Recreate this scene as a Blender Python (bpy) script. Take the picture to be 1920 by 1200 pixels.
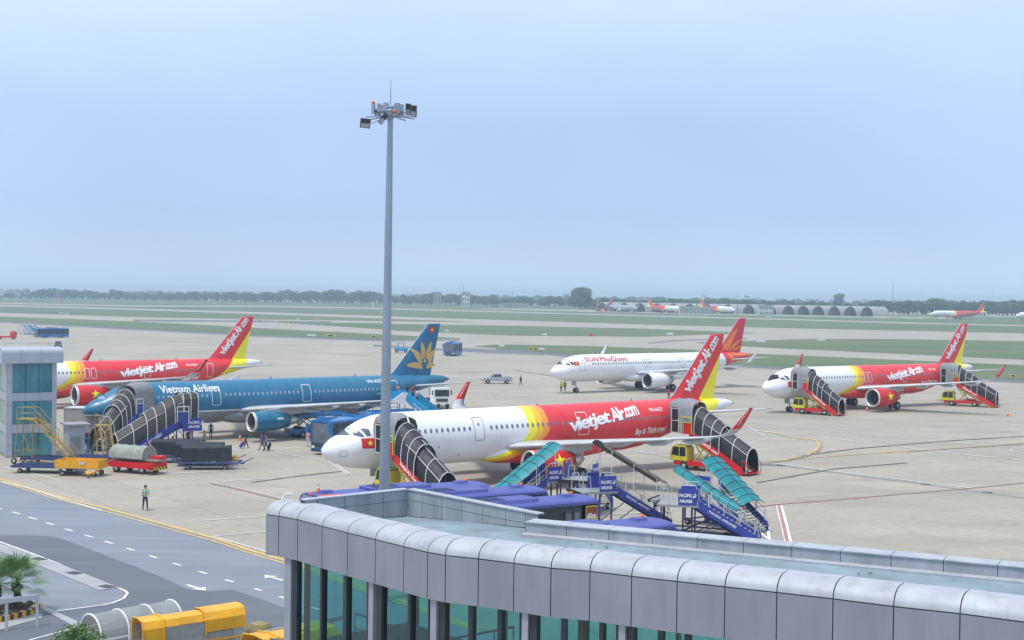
import bpy, bmesh, math, random
from mathutils import Vector, Matrix, noise
R_ = math.radians
random.seed(7)
for o in list(bpy.data.objects): bpy.data.objects.remove(o)
scn = bpy.context.scene
COL = scn.collection
# ---------------------------------------------------------------- camera
F_PX, CAM_H, PITCH, ROLL = 2673.56, 14.99, .0162, .0122
_fw = Vector((0, math.cos(PITCH), -math.sin(PITCH))); _up = Vector((0, math.sin(PITCH), math.cos(PITCH))); _rt = Vector((1, 0, 0))
CR = _rt*math.cos(ROLL) + _up*math.sin(ROLL); CU = _up*math.cos(ROLL) - _rt*math.sin(ROLL)
cam = bpy.data.cameras.new('camera'); camo = bpy.data.objects.new('camera', cam); COL.objects.link(camo)
cam.sensor_width = 36; cam.lens = F_PX/1920*36; cam.clip_start = .1; cam.clip_end = 9000
m3 = Matrix((CR, CU, -_fw)).transposed(); camo.matrix_world = Matrix.Translation((0, 0, CAM_H)) @ m3.to_4x4()
scn.camera = camo
# ---------------------------------------------------------------- sky, sun, exposure
SUN_EL, SUN_AZ = R_(70), R_(228)          # azimuth clockwise from +Y : light arrives from behind-left of the camera
w = bpy.data.worlds.new('World'); scn.world = w; w.use_nodes = True
nt = w.node_tree; nt.nodes.clear()
out = nt.nodes.new('ShaderNodeOutputWorld'); sky = nt.nodes.new('ShaderNodeTexSky'); sky.sky_type = 'NISHITA'; sky.sun_disc = False
sky.sun_elevation = SUN_EL; sky.sun_rotation = SUN_AZ; sky.dust_density = 3; sky.air_density = 1.0
b1 = nt.nodes.new('ShaderNodeBackground'); b1.inputs[1].default_value = .06; nt.links.new(sky.outputs[0], b1.inputs[0])
tc = nt.nodes.new('ShaderNodeTexCoord'); sep = nt.nodes.new('ShaderNodeSeparateXYZ'); nt.links.new(tc.outputs['Generated'], sep.inputs[0])
ramp = nt.nodes.new('ShaderNodeValToRGB'); nt.links.new(sep.outputs[2], ramp.inputs[0])
el = ramp.color_ramp.elements
el[0].position = 0.0; el[0].color = (.56, .71, .90, 1)
el[1].position = 1.0; el[1].color = (.66, .77, .96, 1)
for p, c in ((.06, (.43, .575, .84, 1)), (.12, (.425, .565, .835, 1)), (.20, (.55, .70, .92, 1)), (.5, (.60, .74, .97, 1))):
    e = el.new(p); e.color = c
nz = nt.nodes.new('ShaderNodeTexNoise'); nz.inputs['Scale'].default_value = 2.2; nz.inputs['Detail'].default_value = 3
mp = nt.nodes.new('ShaderNodeMapping'); mp.inputs['Scale'].default_value = (1, 1, 2.2); nt.links.new(tc.outputs['Generated'], mp.inputs[0]); nt.links.new(mp.outputs[0], nz.inputs[0])
mr = nt.nodes.new('ShaderNodeMapRange'); mr.inputs[1].default_value = .3; mr.inputs[2].default_value = .75; mr.inputs[3].default_value = .92; mr.inputs[4].default_value = 1.14
nt.links.new(nz.outputs[0], mr.inputs[0])
vm = nt.nodes.new('ShaderNodeVectorMath'); vm.operation = 'SCALE'; nt.links.new(ramp.outputs[0], vm.inputs[0]); nt.links.new(mr.outputs[0], vm.inputs['Scale'])
b2 = nt.nodes.new('ShaderNodeBackground'); b2.inputs[1].default_value = .80; nt.links.new(vm.outputs[0], b2.inputs[0])
mxs = nt.nodes.new('ShaderNodeMixShader'); mxs.inputs[0].default_value = .86
nt.links.new(b1.outputs[0], mxs.inputs[1]); nt.links.new(b2.outputs[0], mxs.inputs[2]); nt.links.new(mxs.outputs[0], out.inputs[0])
sl = bpy.data.lights.new('sun', 'SUN'); sl.energy = 2.0; sl.angle = R_(11); sl.color = (1, .94, .85)
so = bpy.data.objects.new('sun', sl); COL.objects.link(so)
sdir = Vector((math.sin(SUN_AZ)*math.cos(SUN_EL), math.cos(SUN_AZ)*math.cos(SUN_EL), math.sin(SUN_EL)))
so.rotation_euler = sdir.to_track_quat('Z', 'Y').to_euler()
vs = scn.view_settings; vs.view_transform = 'Standard'; vs.look = 'None'; vs.gamma = 1; vs.exposure = .66; vs.use_curve_mapping = False
# ---------------------------------------------------------------- geometry helpers
def terr(y):
    t = min(1, max(0, (y-600)/700)); return 4*t*t*(3-2*t)
def ray(px, py): return _fw*F_PX + CR*(px-960) + CU*(600-py)
def G(px, py, z=None):
    """ground point seen at a pixel of the photograph (or the point at height z)"""
    v = ray(px, py)
    if z is not None:
        t = (z-CAM_H)/v.z; return Vector((v.x*t, v.y*t, z))
    v = v/v.y; lo, hi = 20., 4800.
    for _ in range(50):
        m = (lo+hi)/2
        if CAM_H+v.z*m > terr(m): lo = m
        else: hi = m
    return Vector((v.x*lo, lo, terr(lo)))
def P(px, py, d):
    v = ray(px, py); v = v/v.y; return Vector((v.x*d, d, CAM_H+v.z*d))
class MB:
    def __init__(s): s.v = []; s.f = []; s.m = []; s.sm = []
    def add(s, vs, fs, mi=0, sm=False):
        o = len(s.v); s.v += [tuple(v) for v in vs]; s.f += [tuple(i+o for i in f) for f in fs]; s.m += [mi]*len(fs); s.sm += [sm]*len(fs); return s
    def box(s, c, d, mi=0, rz=0, M=None, tap=1):
        x, y, z = d[0]/2, d[1]/2, d[2]/2
        vs = [Vector((a*x*(tap if e > 0 else 1), b*y*(tap if e > 0 else 1), e*z)) for e in (-1, 1) for a, b in ((-1, -1), (1, -1), (1, 1), (-1, 1))]
        T = M if M is not None else Matrix.Translation(c) @ Matrix.Rotation(rz, 4, 'Z')
        return s.add([T @ v for v in vs], [(3, 2, 1, 0), (4, 5, 6, 7), (0, 1, 5, 4), (1, 2, 6, 5), (2, 3, 7, 6), (3, 0, 4, 7)], mi)
    def bar(s, a, b, w, h=None, mi=0):
        """rectangular bar from a to b"""
        a, b = Vector(a), Vector(b); h = h or w; d = (b-a); L = d.length; z = d.normalized()
        x = z.cross(Vector((0, 0, 1))); x = Vector((1, 0, 0)) if x.length < 1e-3 else x.normalized(); y = z.cross(x)
        M = Matrix((x, y, z)).transposed().to_4x4(); M.translation = (a+b)/2
        return s.box(None, (w, h, L), mi, M=M)
    def tube(s, a, b, r, r2=None, n=8, mi=0, cap=True):
        a, b = Vector(a), Vector(b); r2 = r if r2 is None else r2; z = (b-a).normalized()
        x = z.orthogonal().normalized(); y = z.cross(x)
        vs = [a+(x*math.cos(i*2*math.pi/n)+y*math.sin(i*2*math.pi/n))*r for i in range(n)]+[b+(x*math.cos(i*2*math.pi/n)+y*math.sin(i*2*math.pi/n))*r2 for i in range(n)]
        s.add(vs, [(i, (i+1) % n, n+(i+1) % n, n+i) for i in range(n)], mi, True)
        if cap: s.add(vs, [tuple(range(n-1, -1, -1)), tuple(range(n, 2*n))], mi)
        return s
    def path(s, pts, r, n=6, mi=0):
        for a, b in zip(pts, pts[1:]): s.tube(a, b, r, n=n, mi=mi)
        return s
    def loft(s, rings, mi=0, sm=True, closed=True, caps=True):
        n = len(rings[0]); vs = [p for r in rings for p in r]; fs = []
        for k in range(len(rings)-1):
            for i in range(n if closed else n-1):
                j = (i+1) % n; fs.append((k*n+i, k*n+j, (k+1)*n+j, (k+1)*n+i))
        s.add(vs, fs, mi, sm)
        if caps and closed: s.add(list(rings[0])+list(rings[-1]), [tuple(range(n-1, -1, -1)), tuple(range(n, 2*n))], mi)
        return s
    def prism(s, poly, z0, z1, mi=0, T=None):
        n = len(poly); vs = [Vector((p[0], p[1], z0)) for p in poly]+[Vector((p[0], p[1], z1)) for p in poly]
        if T is not None: vs = [T @ v for v in vs]
        return s.add(vs, [tuple(range(n-1, -1, -1)), tuple(range(n, 2*n))]+[(i, (i+1) % n, n+(i+1) % n, n+i) for i in range(n)], mi)
    def sheet(s, pts, mi=0): return s.add(pts, [tuple(range(len(pts)))], mi)
    def lathe(s, prof, o, axis='X', n=24, mi=0):
        """profile of (along, radius)"""
        rings = []
        for a, r in prof:
            if axis == 'X': rings.append([Vector(o)+Vector((a, r*math.cos(t*2*math.pi/n), r*math.sin(t*2*math.pi/n))) for t in range(n)])
            elif axis == 'Y': rings.append([Vector(o)+Vector((r*math.cos(t*2*math.pi/n), a, r*math.sin(t*2*math.pi/n))) for t in range(n)])
            else: rings.append([Vector(o)+Vector((r*math.cos(t*2*math.pi/n), r*math.sin(t*2*math.pi/n), a)) for t in range(n)])
        return s.loft(rings, mi, True, True, False)
    def ball(s, c, r, mi=0, sx=1, sy=1, sz=1, n=10):
        rings = [[Vector(c)+Vector((r*sx*math.sin(a)*math.cos(t*2*math.pi/n), r*sy*math.sin(a)*math.sin(t*2*math.pi/n), -r*sz*math.cos(a))) for t in range(n)] for a in [math.pi*(k+.02)/(n//2+.04) for k in range(n//2+1)]]
        return s.loft(rings, mi)
    def mesh(s, name, mats):
        me = bpy.data.meshes.new(name); me.from_pydata(s.v, [], s.f)
        for m in (mats if isinstance(mats, (list, tuple)) else [mats]): me.materials.append(m)
        me.polygons.foreach_set('material_index', s.m); me.polygons.foreach_set('use_smooth', s.sm); me.update(); return me
    def build(s, name, mats, parent=None, kind=None, label=None):
        return link(name, s.mesh(name, mats), parent, kind, label)
def link(name, me, parent=None, kind=None, label=None, loc=None, rz=None):
    o = bpy.data.objects.new(name, me); COL.objects.link(o)
    if parent: o.parent = parent
    if kind: o['kind'] = kind
    if label: o['label'] = label
    if loc is not None: o.location = loc
    if rz is not None: o.rotation_euler = (0, 0, rz)
    return o
def tag(o, label, cat, group=None):
    o['label'] = label; o['category'] = cat
    if group: o['group'] = group
    return o
def thing(name, label, cat, loc=(0, 0, 0), rz=0, group=None):
    o = bpy.data.objects.new(name, None); COL.objects.link(o); o.empty_display_size = .3
    o.location = loc; o.rotation_euler = (0, 0, rz); return tag(o, label, cat, group)
def kids(o): return [c for c in bpy.data.objects if c.parent == o]
def dup(o, loc, rz, label, sc=None, tree=None):
    """copy of a thing with its parts and sub-parts"""
    tree = tree or [(c, kids(c)) for c in kids(o)]
    r = o.copy(); COL.objects.link(r); r.location = loc; r.rotation_euler = (0, 0, rz); r['label'] = label
    if sc: r.scale = (sc, sc, sc) if not isinstance(sc, tuple) else sc
    for c, g in tree:
        d = c.copy(); COL.objects.link(d); d.parent = r
        for q in g:
            e = q.copy(); COL.objects.link(e); e.parent = d
    return r
# ---------------------------------------------------------------- materials
class S:
    """socket wrapper so that node maths can be written as an expression"""
    def __init__(s, nt, k): s.nt = nt; s.k = k
    def op(s, o, b=None, c=None, rev=False):
        n = s.nt.nodes.new('ShaderNodeMath'); n.operation = o
        a = s
        if rev: a, b = b, s
        for i, q in enumerate((a, b, c)):
            if q is None: continue
            if isinstance(q, S): s.nt.links.new(q.k, n.inputs[i])
            else: n.inputs[i].default_value = q
        return S(s.nt, n.outputs[0])
    def __add__(s, b): return s.op('ADD', b)
    def __radd__(s, b): return s.op('ADD', b)
    def __sub__(s, b): return s.op('SUBTRACT', b)
    def __rsub__(s, b): return s.op('SUBTRACT', b, rev=True)
    def __mul__(s, b): return s.op('MULTIPLY', b)
    def __rmul__(s, b): return s.op('MULTIPLY', b)
    def gt(s, b): return s.op('GREATER_THAN', b)
    def lt(s, b): return s.op('LESS_THAN', b)
    def max(s, b): return s.op('MAXIMUM', b)
    def min(s, b): return s.op('MINIMUM', b)
    def frac(s): return s.op('FRACT')
    def abs(s): return s.op('ABSOLUTE')
def newmat(name):
    m = bpy.data.materials.new(name); m.use_nodes = True; nt = m.node_tree
    return m, nt, nt.nodes['Principled BSDF']
def mixc(nt, f, a, b):
    n = nt.nodes.new('ShaderNodeMix'); n.data_type = 'RGBA'
    for i, q in ((0, f), (6, a), (7, b)):
        if isinstance(q, S): nt.links.new(q.k, n.inputs[i])
        elif isinstance(q, (tuple, list)): n.inputs[i].default_value = (q[0], q[1], q[2], 1)
        else: n.inputs[i].default_value = q
    return S(nt, n.outputs[2])
def coords(nt, which='Object'):
    t = nt.nodes.new('ShaderNodeTexCoord'); s = nt.nodes.new('ShaderNodeSeparateXYZ'); nt.links.new(t.outputs[which], s.inputs[0])
    return t.outputs[which], S(nt, s.outputs[0]), S(nt, s.outputs[1]), S(nt, s.outputs[2])
def noisef(nt, vec, scale, detail=4, sc=None, lo=.3, hi=.7, a=0, b=1, rough=.55):
    n = nt.nodes.new('ShaderNodeTexNoise'); n.inputs['Scale'].default_value = scale; n.inputs['Detail'].default_value = detail; n.inputs['Roughness'].default_value = rough
    if sc:
        mp = nt.nodes.new('ShaderNodeMapping'); mp.inputs['Scale'].default_value = sc[:3]
        if len(sc) > 3: mp.inputs['Rotation'].default_value = (0, 0, sc[3])
        nt.links.new(vec, mp.inputs[0]); vec = mp.outputs[0]
    nt.links.new(vec, n.inputs[0])
    r = nt.nodes.new('ShaderNodeMapRange'); r.inputs[1].default_value = lo; r.inputs[2].default_value = hi; r.inputs[3].default_value = a; r.inputs[4].default_value = b
    nt.links.new(n.outputs[0], r.inputs[0]); return S(nt, r.outputs[0])
_mc = {}
def mat(name, c, rough=.5, metal=0, var=.12, scale=1.5, dirt=0, spec=None, coat=0, streak=False, bump=0):
    if name in _mc: return _mc[name]
    m, nt, p = newmat(name)
    vec, x, y, z = coords(nt)
    f = noisef(nt, vec, scale, 5, (1, 1, .25) if streak else None)
    dark = tuple(q*(1-var*2) for q in c); lite = tuple(min(1, q*(1+var*.6)) for q in c)
    k = mixc(nt, f, dark, lite)
    if dirt:
        g = noisef(nt, vec, scale*3.1, 6, (1, 1, .2) if streak else None, .52, .75, 0, dirt)
        k = mixc(nt, g, k, (.13, .12, .10))
    nt.links.new(k.k, p.inputs['Base Color'])
    r = noisef(nt, vec, scale*2, 3, None, .3, .7, max(.03, rough-.08), min(1, rough+.08)); nt.links.new(r.k, p.inputs['Roughness'])
    p.inputs['Metallic'].default_value = metal
    if coat: p.inputs['Coat Weight'].default_value = coat; p.inputs['Coat Roughness'].default_value = .12
    if bump:
        b = nt.nodes.new('ShaderNodeBump'); b.inputs['Strength'].default_value = bump; b.inputs['Distance'].default_value = .02
        n2 = noisef(nt, vec, scale*6, 6); nt.links.new(n2.k, b.inputs['Height']); nt.links.new(b.outputs[0], p.inputs['Normal'])
    _mc[name] = m; return m
WHITE = (.80, .81, .82); RED = (.72, .012, .018); YEL = (.90, .72, .0); 
M_white = mat('white_paint', WHITE, .38, var=.03, coat=.1)
M_lgrey = mat('light_grey_paint', (.52, .54, .56), .4, var=.05)
M_grey = mat('mid_grey_paint', (.28, .29, .31), .5, var=.08)
M_dark = mat('dark_grey', (.045, .048, .055), .55, var=.15)
M_black = mat('black_rubber', (.018, .018, .02), .75, var=.2)
M_alu = mat('aluminium', (.62, .63, .65), .32, .75, var=.05)
M_steel = mat('galvanised_steel', (.34, .38, .44), .45, .55, var=.15, dirt=.2)
M_red = mat('red_paint', (.62, .010, .014), .42, var=.06)
M_yel = mat('yellow_paint', (.66, .60, .03), .4, var=.08, dirt=.15)
M_ochre = mat('amber_paint', (.80, .40, .012), .45, var=.10, dirt=.3)
M_rail_y = mat('weathered_yellow', (.40, .29, .08), .6, var=.2, dirt=.4)
M_blue = mat('royal_blue_paint', (.035, .055, .34), .45, var=.12)
M_busroof = mat('violet_blue_roof', (.075, .092, .345), .55, var=.14, scale=.6, dirt=.22)
M_navy = mat('navy_paint', (.03, .045, .16), .5, var=.2, dirt=.2)
M_vnblue = mat('airline_blue_paint', (.012, .17, .43), .3, var=.1, coat=.3)
M_sky = mat('cyan_blue_paint', (.02, .33, .62), .4, var=.1)
M_glass_d = mat('dark_vehicle_glass', (.025, .035, .045), .08, var=.3)
M_glass_m = mat('grey_window_glass', (.16, .19, .24), .1, var=.2)
M_orange = mat('orange_plastic', (.80, .12, .02), .5, var=.1)
M_wpaint = mat('white_plastic', (.78, .78, .78), .5, var=.05)
M_tarp = mat('grey_black_tarp', (.020, .027, .038), .75, var=.3, scale=1.2, bump=.6)
M_canvas = mat('grey_hood_fabric', (.27, .28, .30), .8, var=.12, scale=3, bump=1.0)
M_tube = mat('charcoal_canopy_sheet', (.018, .019, .026), .62, var=.2)
M_tube2 = mat('taupe_canopy_sheet', (.05, .048, .045), .65, var=.2, dirt=.3)
M_rib = mat('white_canopy_rib', (.72, .73, .74), .5, var=.05)
M_teal = mat('teal_canopy_sheet', (.0, .235, .27), .5, var=.2, dirt=.15)
M_brown = mat('brown_canopy_sheet', (.14, .11, .085), .6, var=.2)
M_olive = mat('olive_clear_sheet', (.30, .32, .27), .35, var=.15, dirt=.2)
M_skin = mat('skin', (.42, .24, .16), .6, var=.05)
M_hair = mat('black_hair', (.012, .01, .01), .6, var=.1)
M_cloth = {k: mat(k+'_cloth', c, .85, var=.15, scale=6) for k, c in dict(navy=(.02, .025, .06), black=(.015, .015, .018), white=(.66, .68, .72), grey=(.16, .17, .19), paleblue=(.42, .50, .62), cyan=(.02, .30, .48), blue=(.03, .10, .35), lime=(.45, .75, .05), red=(.6, .03, .03), pink=(.62, .35, .38), purple=(.10, .06, .30)).items()}
# ---------------------------------------------------------------- lettering
def text_mesh(s, bold=0., shear=0., spacing=1.):
    cu = bpy.data.curves.new('t', 'FONT'); cu.body = s; cu.offset = bold; cu.shear = shear; cu.space_character = spacing; cu.resolution_u = 3
    ob = bpy.data.objects.new('t', cu); COL.objects.link(ob)
    dg = bpy.context.evaluated_depsgraph_get(); me = bpy.data.meshes.new_from_object(ob.evaluated_get(dg))
    bpy.data.objects.remove(ob); bpy.data.curves.remove(cu)
    xs = [v.co.x for v in me.vertices]; ys = [v.co.y for v in me.vertices]
    x0, x1 = min(xs), max(xs); y1 = max(ys)
    bm = bmesh.new(); bm.from_mesh(me); bpy.data.meshes.remove(me)
    return bm, x0, x1, y1
def lettering(s, width, fn, m, parent, bold=0., shear=0., cut=0, spacing=1., height=None, name='lettering', back=False):
    """fn(u, v): u, v in metres along and above the baseline -> point"""
    bm, x0, x1, y1 = text_mesh(s, bold, shear, spacing)
    k = width/(x1-x0); kv = k if height is None else height/y1
    for v in bm.verts: v.co = Vector(((v.co.x-x0)*k, v.co.y*kv, 0))
    if cut:
        for ax, n in ((Vector((0, 1, 0)), int(1.5*y1*kv/cut)+1),):
            for i in range(-n//2, n+1):
                bmesh.ops.bisect_plane(bm, geom=bm.verts[:]+bm.edges[:]+bm.faces[:], plane_co=(0, i*cut, 0), plane_no=(0, 1, 0))
    for v in bm.verts: v.co = fn(v.co.x, v.co.y)
    me = bpy.data.meshes.new(name); bm.to_mesh(me); bm.free(); me.materials.append(m)
    return link(name, me, parent)
def plane_fn(o, u, v):
    o, u, v = Vector(o), Vector(u), Vector(v); return lambda a, b: o+u*a+v*b
# ================================================================ SETTING: ground, strips, markings, haze
def concrete(name, base, warm, joint=5.0, ang=.62, st=.55):
    m, nt, p = newmat(name); vec, x, y, z = coords(nt)
    big = noisef(nt, vec, .035, 6, (1, 1, 1), .35, .68)
    st1 = noisef(nt, vec, .16, 7, (.22, 1.3, 1, .62), .42, .72)
    st2 = noisef(nt, vec, .05, 7, (1.0, .12, 1, .1), .45, .7)
    fine = noisef(nt, vec, 1.4, 6, None, .3, .7)
    k = mixc(nt, big, base, warm)
    k = mixc(nt, st1*.46, k, tuple(q*.55 for q in base))
    k = mixc(nt, st2*.36, k, tuple(q*1.35 for q in base))
    k = mixc(nt, fine*.34, k, tuple(q*.6 for q in base))
    # slab to slab tint and thin joints
    c, s = math.cos(ang), math.sin(ang)
    u = (x*c+y*s)*(1/joint); v = (y*c-x*s)*(1/joint)
    wn = nt.nodes.new('ShaderNodeTexWhiteNoise'); wn.noise_dimensions = '2D'; cb = nt.nodes.new('ShaderNodeCombineXYZ')
    nt.links.new(u.op('FLOOR').k, cb.inputs[0]); nt.links.new(v.op('FLOOR').k, cb.inputs[1]); nt.links.new(cb.outputs[0], wn.inputs['Vector'])
    k = mixc(nt, S(nt, wn.outputs['Value'])*.26, k, tuple(q*.62 for q in base))
    j = u.frac().lt(.012).max(v.frac().lt(.012))
    k = mixc(nt, j*st, k, (.10, .10, .10))
    bl = noisef(nt, vec, .22, 3, None, .63, .76); k = mixc(nt, bl*.42, k, (.12, .11, .10))
    nt.links.new(k.k, p.inputs['Base Color']); p.inputs['Roughness'].default_value = .82
    return m
M_apron = concrete('apron_concrete', (.35, .320, .265), (.435, .392, .322))
M_taxi = concrete('taxiway_concrete', (.44, .43, .415), (.54, .52, .49), 7.5, .02, .15)
def grassmat():
    m, nt, p = newmat('mown_grass'); vec, x, y, z = coords(nt)
    a = noisef(nt, vec, .012, 7, (.5, 2.2, 1), .35, .66); b = noisef(nt, vec, .05, 6, (.25, 1.6, 1), .38, .66); c = noisef(nt, vec, .6, 6)
    k = mixc(nt, a, (.06, .118, .036), (.155, .15, .082)); k = mixc(nt, b*.55, k, (.095, .165, .055)); k = mixc(nt, c*.3, k, (.04, .07, .025))
    nt.links.new(k.k, p.inputs['Base Color']); p.inputs['Roughness'].default_value = .9; return m
M_grass = grassmat()
def asphalt(name, c1, c2):
    m, nt, p = newmat(name); vec, x, y, z = coords(nt)
    a = noisef(nt, vec, .12, 6, (1, 1, 1)); b = noisef(nt, vec, 14, 4, None, .3, .7); s = noisef(nt, vec, .5, 6, (.15, 1.4, 1, -.45), .45, .75)
    k = mixc(nt, a, c1, c2); k = mixc(nt, b*.4, k, tuple(q*.6 for q in c1)); k = mixc(nt, s*.25, k, tuple(q*1.5 for q in c2))
    nt.links.new(k.k, p.inputs['Base Color']); p.inputs['Roughness'].default_value = .85; return m
M_asph = asphalt('road_asphalt', (.185, .205, .25), (.23, .25, .295))
M_asph_d = asphalt('new_asphalt_patch', (.105, .118, .145), (.135, .15, .175))
M_asph_s = asphalt('shoulder_asphalt', (.11, .12, .14), (.17, .18, .19))
M_pave = concrete('paving_concrete', (.36, .37, .385), (.42, .425, .43), 1.2, -.5, .4)
M_mw = mat('white_marking', (.72, .72, .72), .7, var=.14, scale=2.5, dirt=.25)
M_my = mat('yellow_marking', (.60, .43, .16), .7, var=.16, scale=2.5, dirt=.3)
M_mr = mat('red_marking', (.42, .20, .19), .7, var=.16, scale=2.5, dirt=.25)

# terrain sheet (concrete everywhere, grass laid on it)
m = MB(); ys = [-20, 30, 60, 90, 120, 200, 300, 450, 600]+[600+50*i for i in range(1, 15)]+[1500, 2000, 3000, 4000, 4900]
xs = [-2500, -1500, -800, -400, -200, -60, 60, 200, 400, 800, 1500, 2500]
vs = [(x, y, terr(y)-.0) for y in ys for x in xs]; nX = len(xs)
m.add(vs, [(j*nX+i, j*nX+i+1, (j+1)*nX+i+1, (j+1)*nX+i) for j in range(len(ys)-1) for i in range(nX-1)])
m.build('apron', M_apron, kind='structure')

def resample(pl, n=24):
    x0, x1 = pl[0][0], pl[-1][0]; out = []
    for i in range(n+1):
        x = x0+(x1-x0)*i/n
        for (a, b), (c, d) in zip(pl, pl[1:]):
            if x <= c+1e-6: out.append((x, b+(d-b)*(x-a)/(c-a))); break
    return out
def extend(pl, l=-1500, r=3400):
    (a, b), (c, d) = pl[0], pl[1]; e = (l, b+(d-b)/(c-a)*(l-a)); (a, b), (c, d) = pl[-2], pl[-1]; g = (r, d+(d-b)/(c-a)*(r-c)); return [e]+pl+[g]
def band(name, top, bot, m_, dz, kind='structure', n=40):
    """strip of ground between two traced edges; edges become world points on the terrain"""
    T = [G(*q) for q in resample(top, n)]; B = [G(*q) for q in resample(bot, n)]
    mb = MB(); rows = 5; rr = []
    for k in range(rows+1):
        rr.append([Vector((t.x+(b.x-t.x)*k/rows, t.y+(b.y-t.y)*k/rows, 0)) for t, b in zip(T, B)])
    for r in rr:
        for p_ in r: p_.z = terr(p_.y)+dz
    mb.loft(rr, closed=False, sm=False); return mb.build(name, m_, kind=kind)
# far grass beyond the runway
T1 = [(0, 568.6), (250, 574.0), (490, 574.3), (720, 578.6), (970, 585.5), (1210, 592.3), (1450, 598.4), (1690, 605.3), (1920, 610.9)]
FT = [(0, 553.5), (1920, 577)]
def world_band(name, edge_px, far_y, m_, dz):
    mb = MB(); E = [G(*q) for q in edge_px]; rr = []
    for k in range(9):
        t = (k/8)**2
        rr.append([Vector((e.x*(1+t*(far_y/e.y-1)), e.y+(far_y-e.y)*t, 0)) for e in E])
    for r in rr:
        for p_ in r: p_.z = terr(p_.y)+dz
    mb.loft(rr, closed=False, sm=False); return mb.build(name, m_, kind='structure')
world_band('far_grass', resample([(x, y-1.4) for x, y in [(-240, 563.5)]+T1+[(2200, 617.5)]], 40), 4880, M_grass, .06)
T2t = [(0, 575), (250, 578.2), (490, 585.1), (720, 592.7), (970, 600.8), (1210, 608.6), (1450, 614.7), (1690, 620), (1920, 624.8)]
band('runway_grass', [(-240, 569.5)]+[(x, y+1.1) for x, y in T1]+[(2200, 619)], [(-240, 570.5), (0, 571.2)]+[(x, y) for x, y in T2t[1:]]+[(2200, 631)], M_grass, .06)
band('infield_grass', [(-240, 570.5), (0, 574.5), (250, 581.2), (490, 589.4), (720, 597.5), (888, 603.6)], [(-240, 581), (0, 586.4), (250, 594.2), (490, 598.8), (720, 602.2), (888, 604.2)], M_grass, .06)
band('infield_grass', [(520, 604), (720, 606.3), (733, 607.3), (970, 611.2), (1210, 616.4), (1330, 621), (1412, 624.2)], [(520, 604.5), (720, 617.7), (733, 619.6), (970, 629.4), (1210, 631.4), (1330, 627.4), (1412, 624.9)], M_grass, .06)
band('apron_edge_grass', [(-240, 586), (0, 593.6), (250, 602.7), (490, 615.5), (720, 627.4), (862, 634.2)], [(-240, 591), (0, 602), (250, 615.7), (490, 628.7), (720, 637.2), (862, 635)], M_grass, .06)
band('taxiway_grass', [(1305, 642), (1395, 640), (1420, 638.7), (1480, 636.5), (1540, 635.5), (1690, 636), (1920, 640), (2200, 646)], [(1305, 643), (1395, 649), (1420, 651), (1480, 654), (1540, 656.5), (1690, 663.5), (1920, 674.5), (2200, 688)], M_grass, .05)
G4T = [(890, 649.7), (930, 645.8), (1100, 649), (1290, 655.5), (1420, 663.7), (1920, 685), (2200, 697)]
G4B = [(890, 650.2), (930, 653), (1000, 659), (1060, 664.5), (1250, 676), (1420, 686), (1920, 714.5), (2200, 731)]
band('taxiway_grass', G4T, G4B, M_grass, .05)
def shoulder(pl, w, dz=.02, n=40):
    band('asphalt_shoulder', pl, [(x, y+w) for x, y in pl], M_asph_s, dz, n=n)
shoulder([(930, 653), (1000, 659), (1060, 664.5), (1250, 676), (1420, 686), (1920, 714.5), (2200, 731)], 4.5)
shoulder([(-240, 591), (0, 602), (250, 615.7), (490, 628.7), (720, 637.2), (862, 636)], 3.0)
shoulder([(250, 599), (490, 601), (620, 602.5)], 3.5)
band('asphalt_shoulder', [(1215, 643.5), (1260, 637.5), (1330, 635.5), (1400, 634)], [(1215, 645), (1260, 640), (1330, 637.5), (1400, 636)], M_asph_s, .02)
band('asphalt_shoulder', [(860, 652), (930, 655.5), (1020, 663)], [(860, 656), (930, 662), (1020, 666.5)], M_asph_s, .015)
band('asphalt_shoulder', [(700, 646), (850, 655), (960, 662)], [(700, 650), (850, 659), (960, 664)], M_asph_s, .01)

# road at lower left
def poly(name, px, m_, dz, kind='structure'):
    mb = MB(); pts = [G(*q) for q in px]; 
    mb.sheet([Vector((p_.x, p_.y, dz)) for p_ in pts]); return mb.build(name, m_, kind=kind)
Ye = [(-160, 850), (0, 897.5), (100, 927.5), (200, 952.5), (300, 980), (400, 1007.5), (480, 1034), (535, 1050), (640, 1087), (760, 1128), (900, 1180), (1100, 1262)]
RoadB = [(1100, 1500), (500, 1500), (-200, 1500), (-200, 960)]
poly('road', Ye+RoadB, M_asph, .006)
poly('road_patch', [(-160, 975), (-60, 988), (0, 1004), (60, 1004), (105, 1007), (140, 1019), (220, 1050), (300, 1081), (350, 1104), (392, 1109), (436, 1106), (500, 1127), (560, 1150), (700, 1230), (560, 1330), (300, 1300), (-200, 1330)], M_asph_d, .010)
poly('pavement', [(-160, 972), (0, 1021), (45, 1037), (100, 1058), (160, 1084), (233, 1109), (232, 1122), (212, 1131), (150, 1140), (105, 1146), (60, 1150), (-160, 1160)], M_asph, .014)
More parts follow.
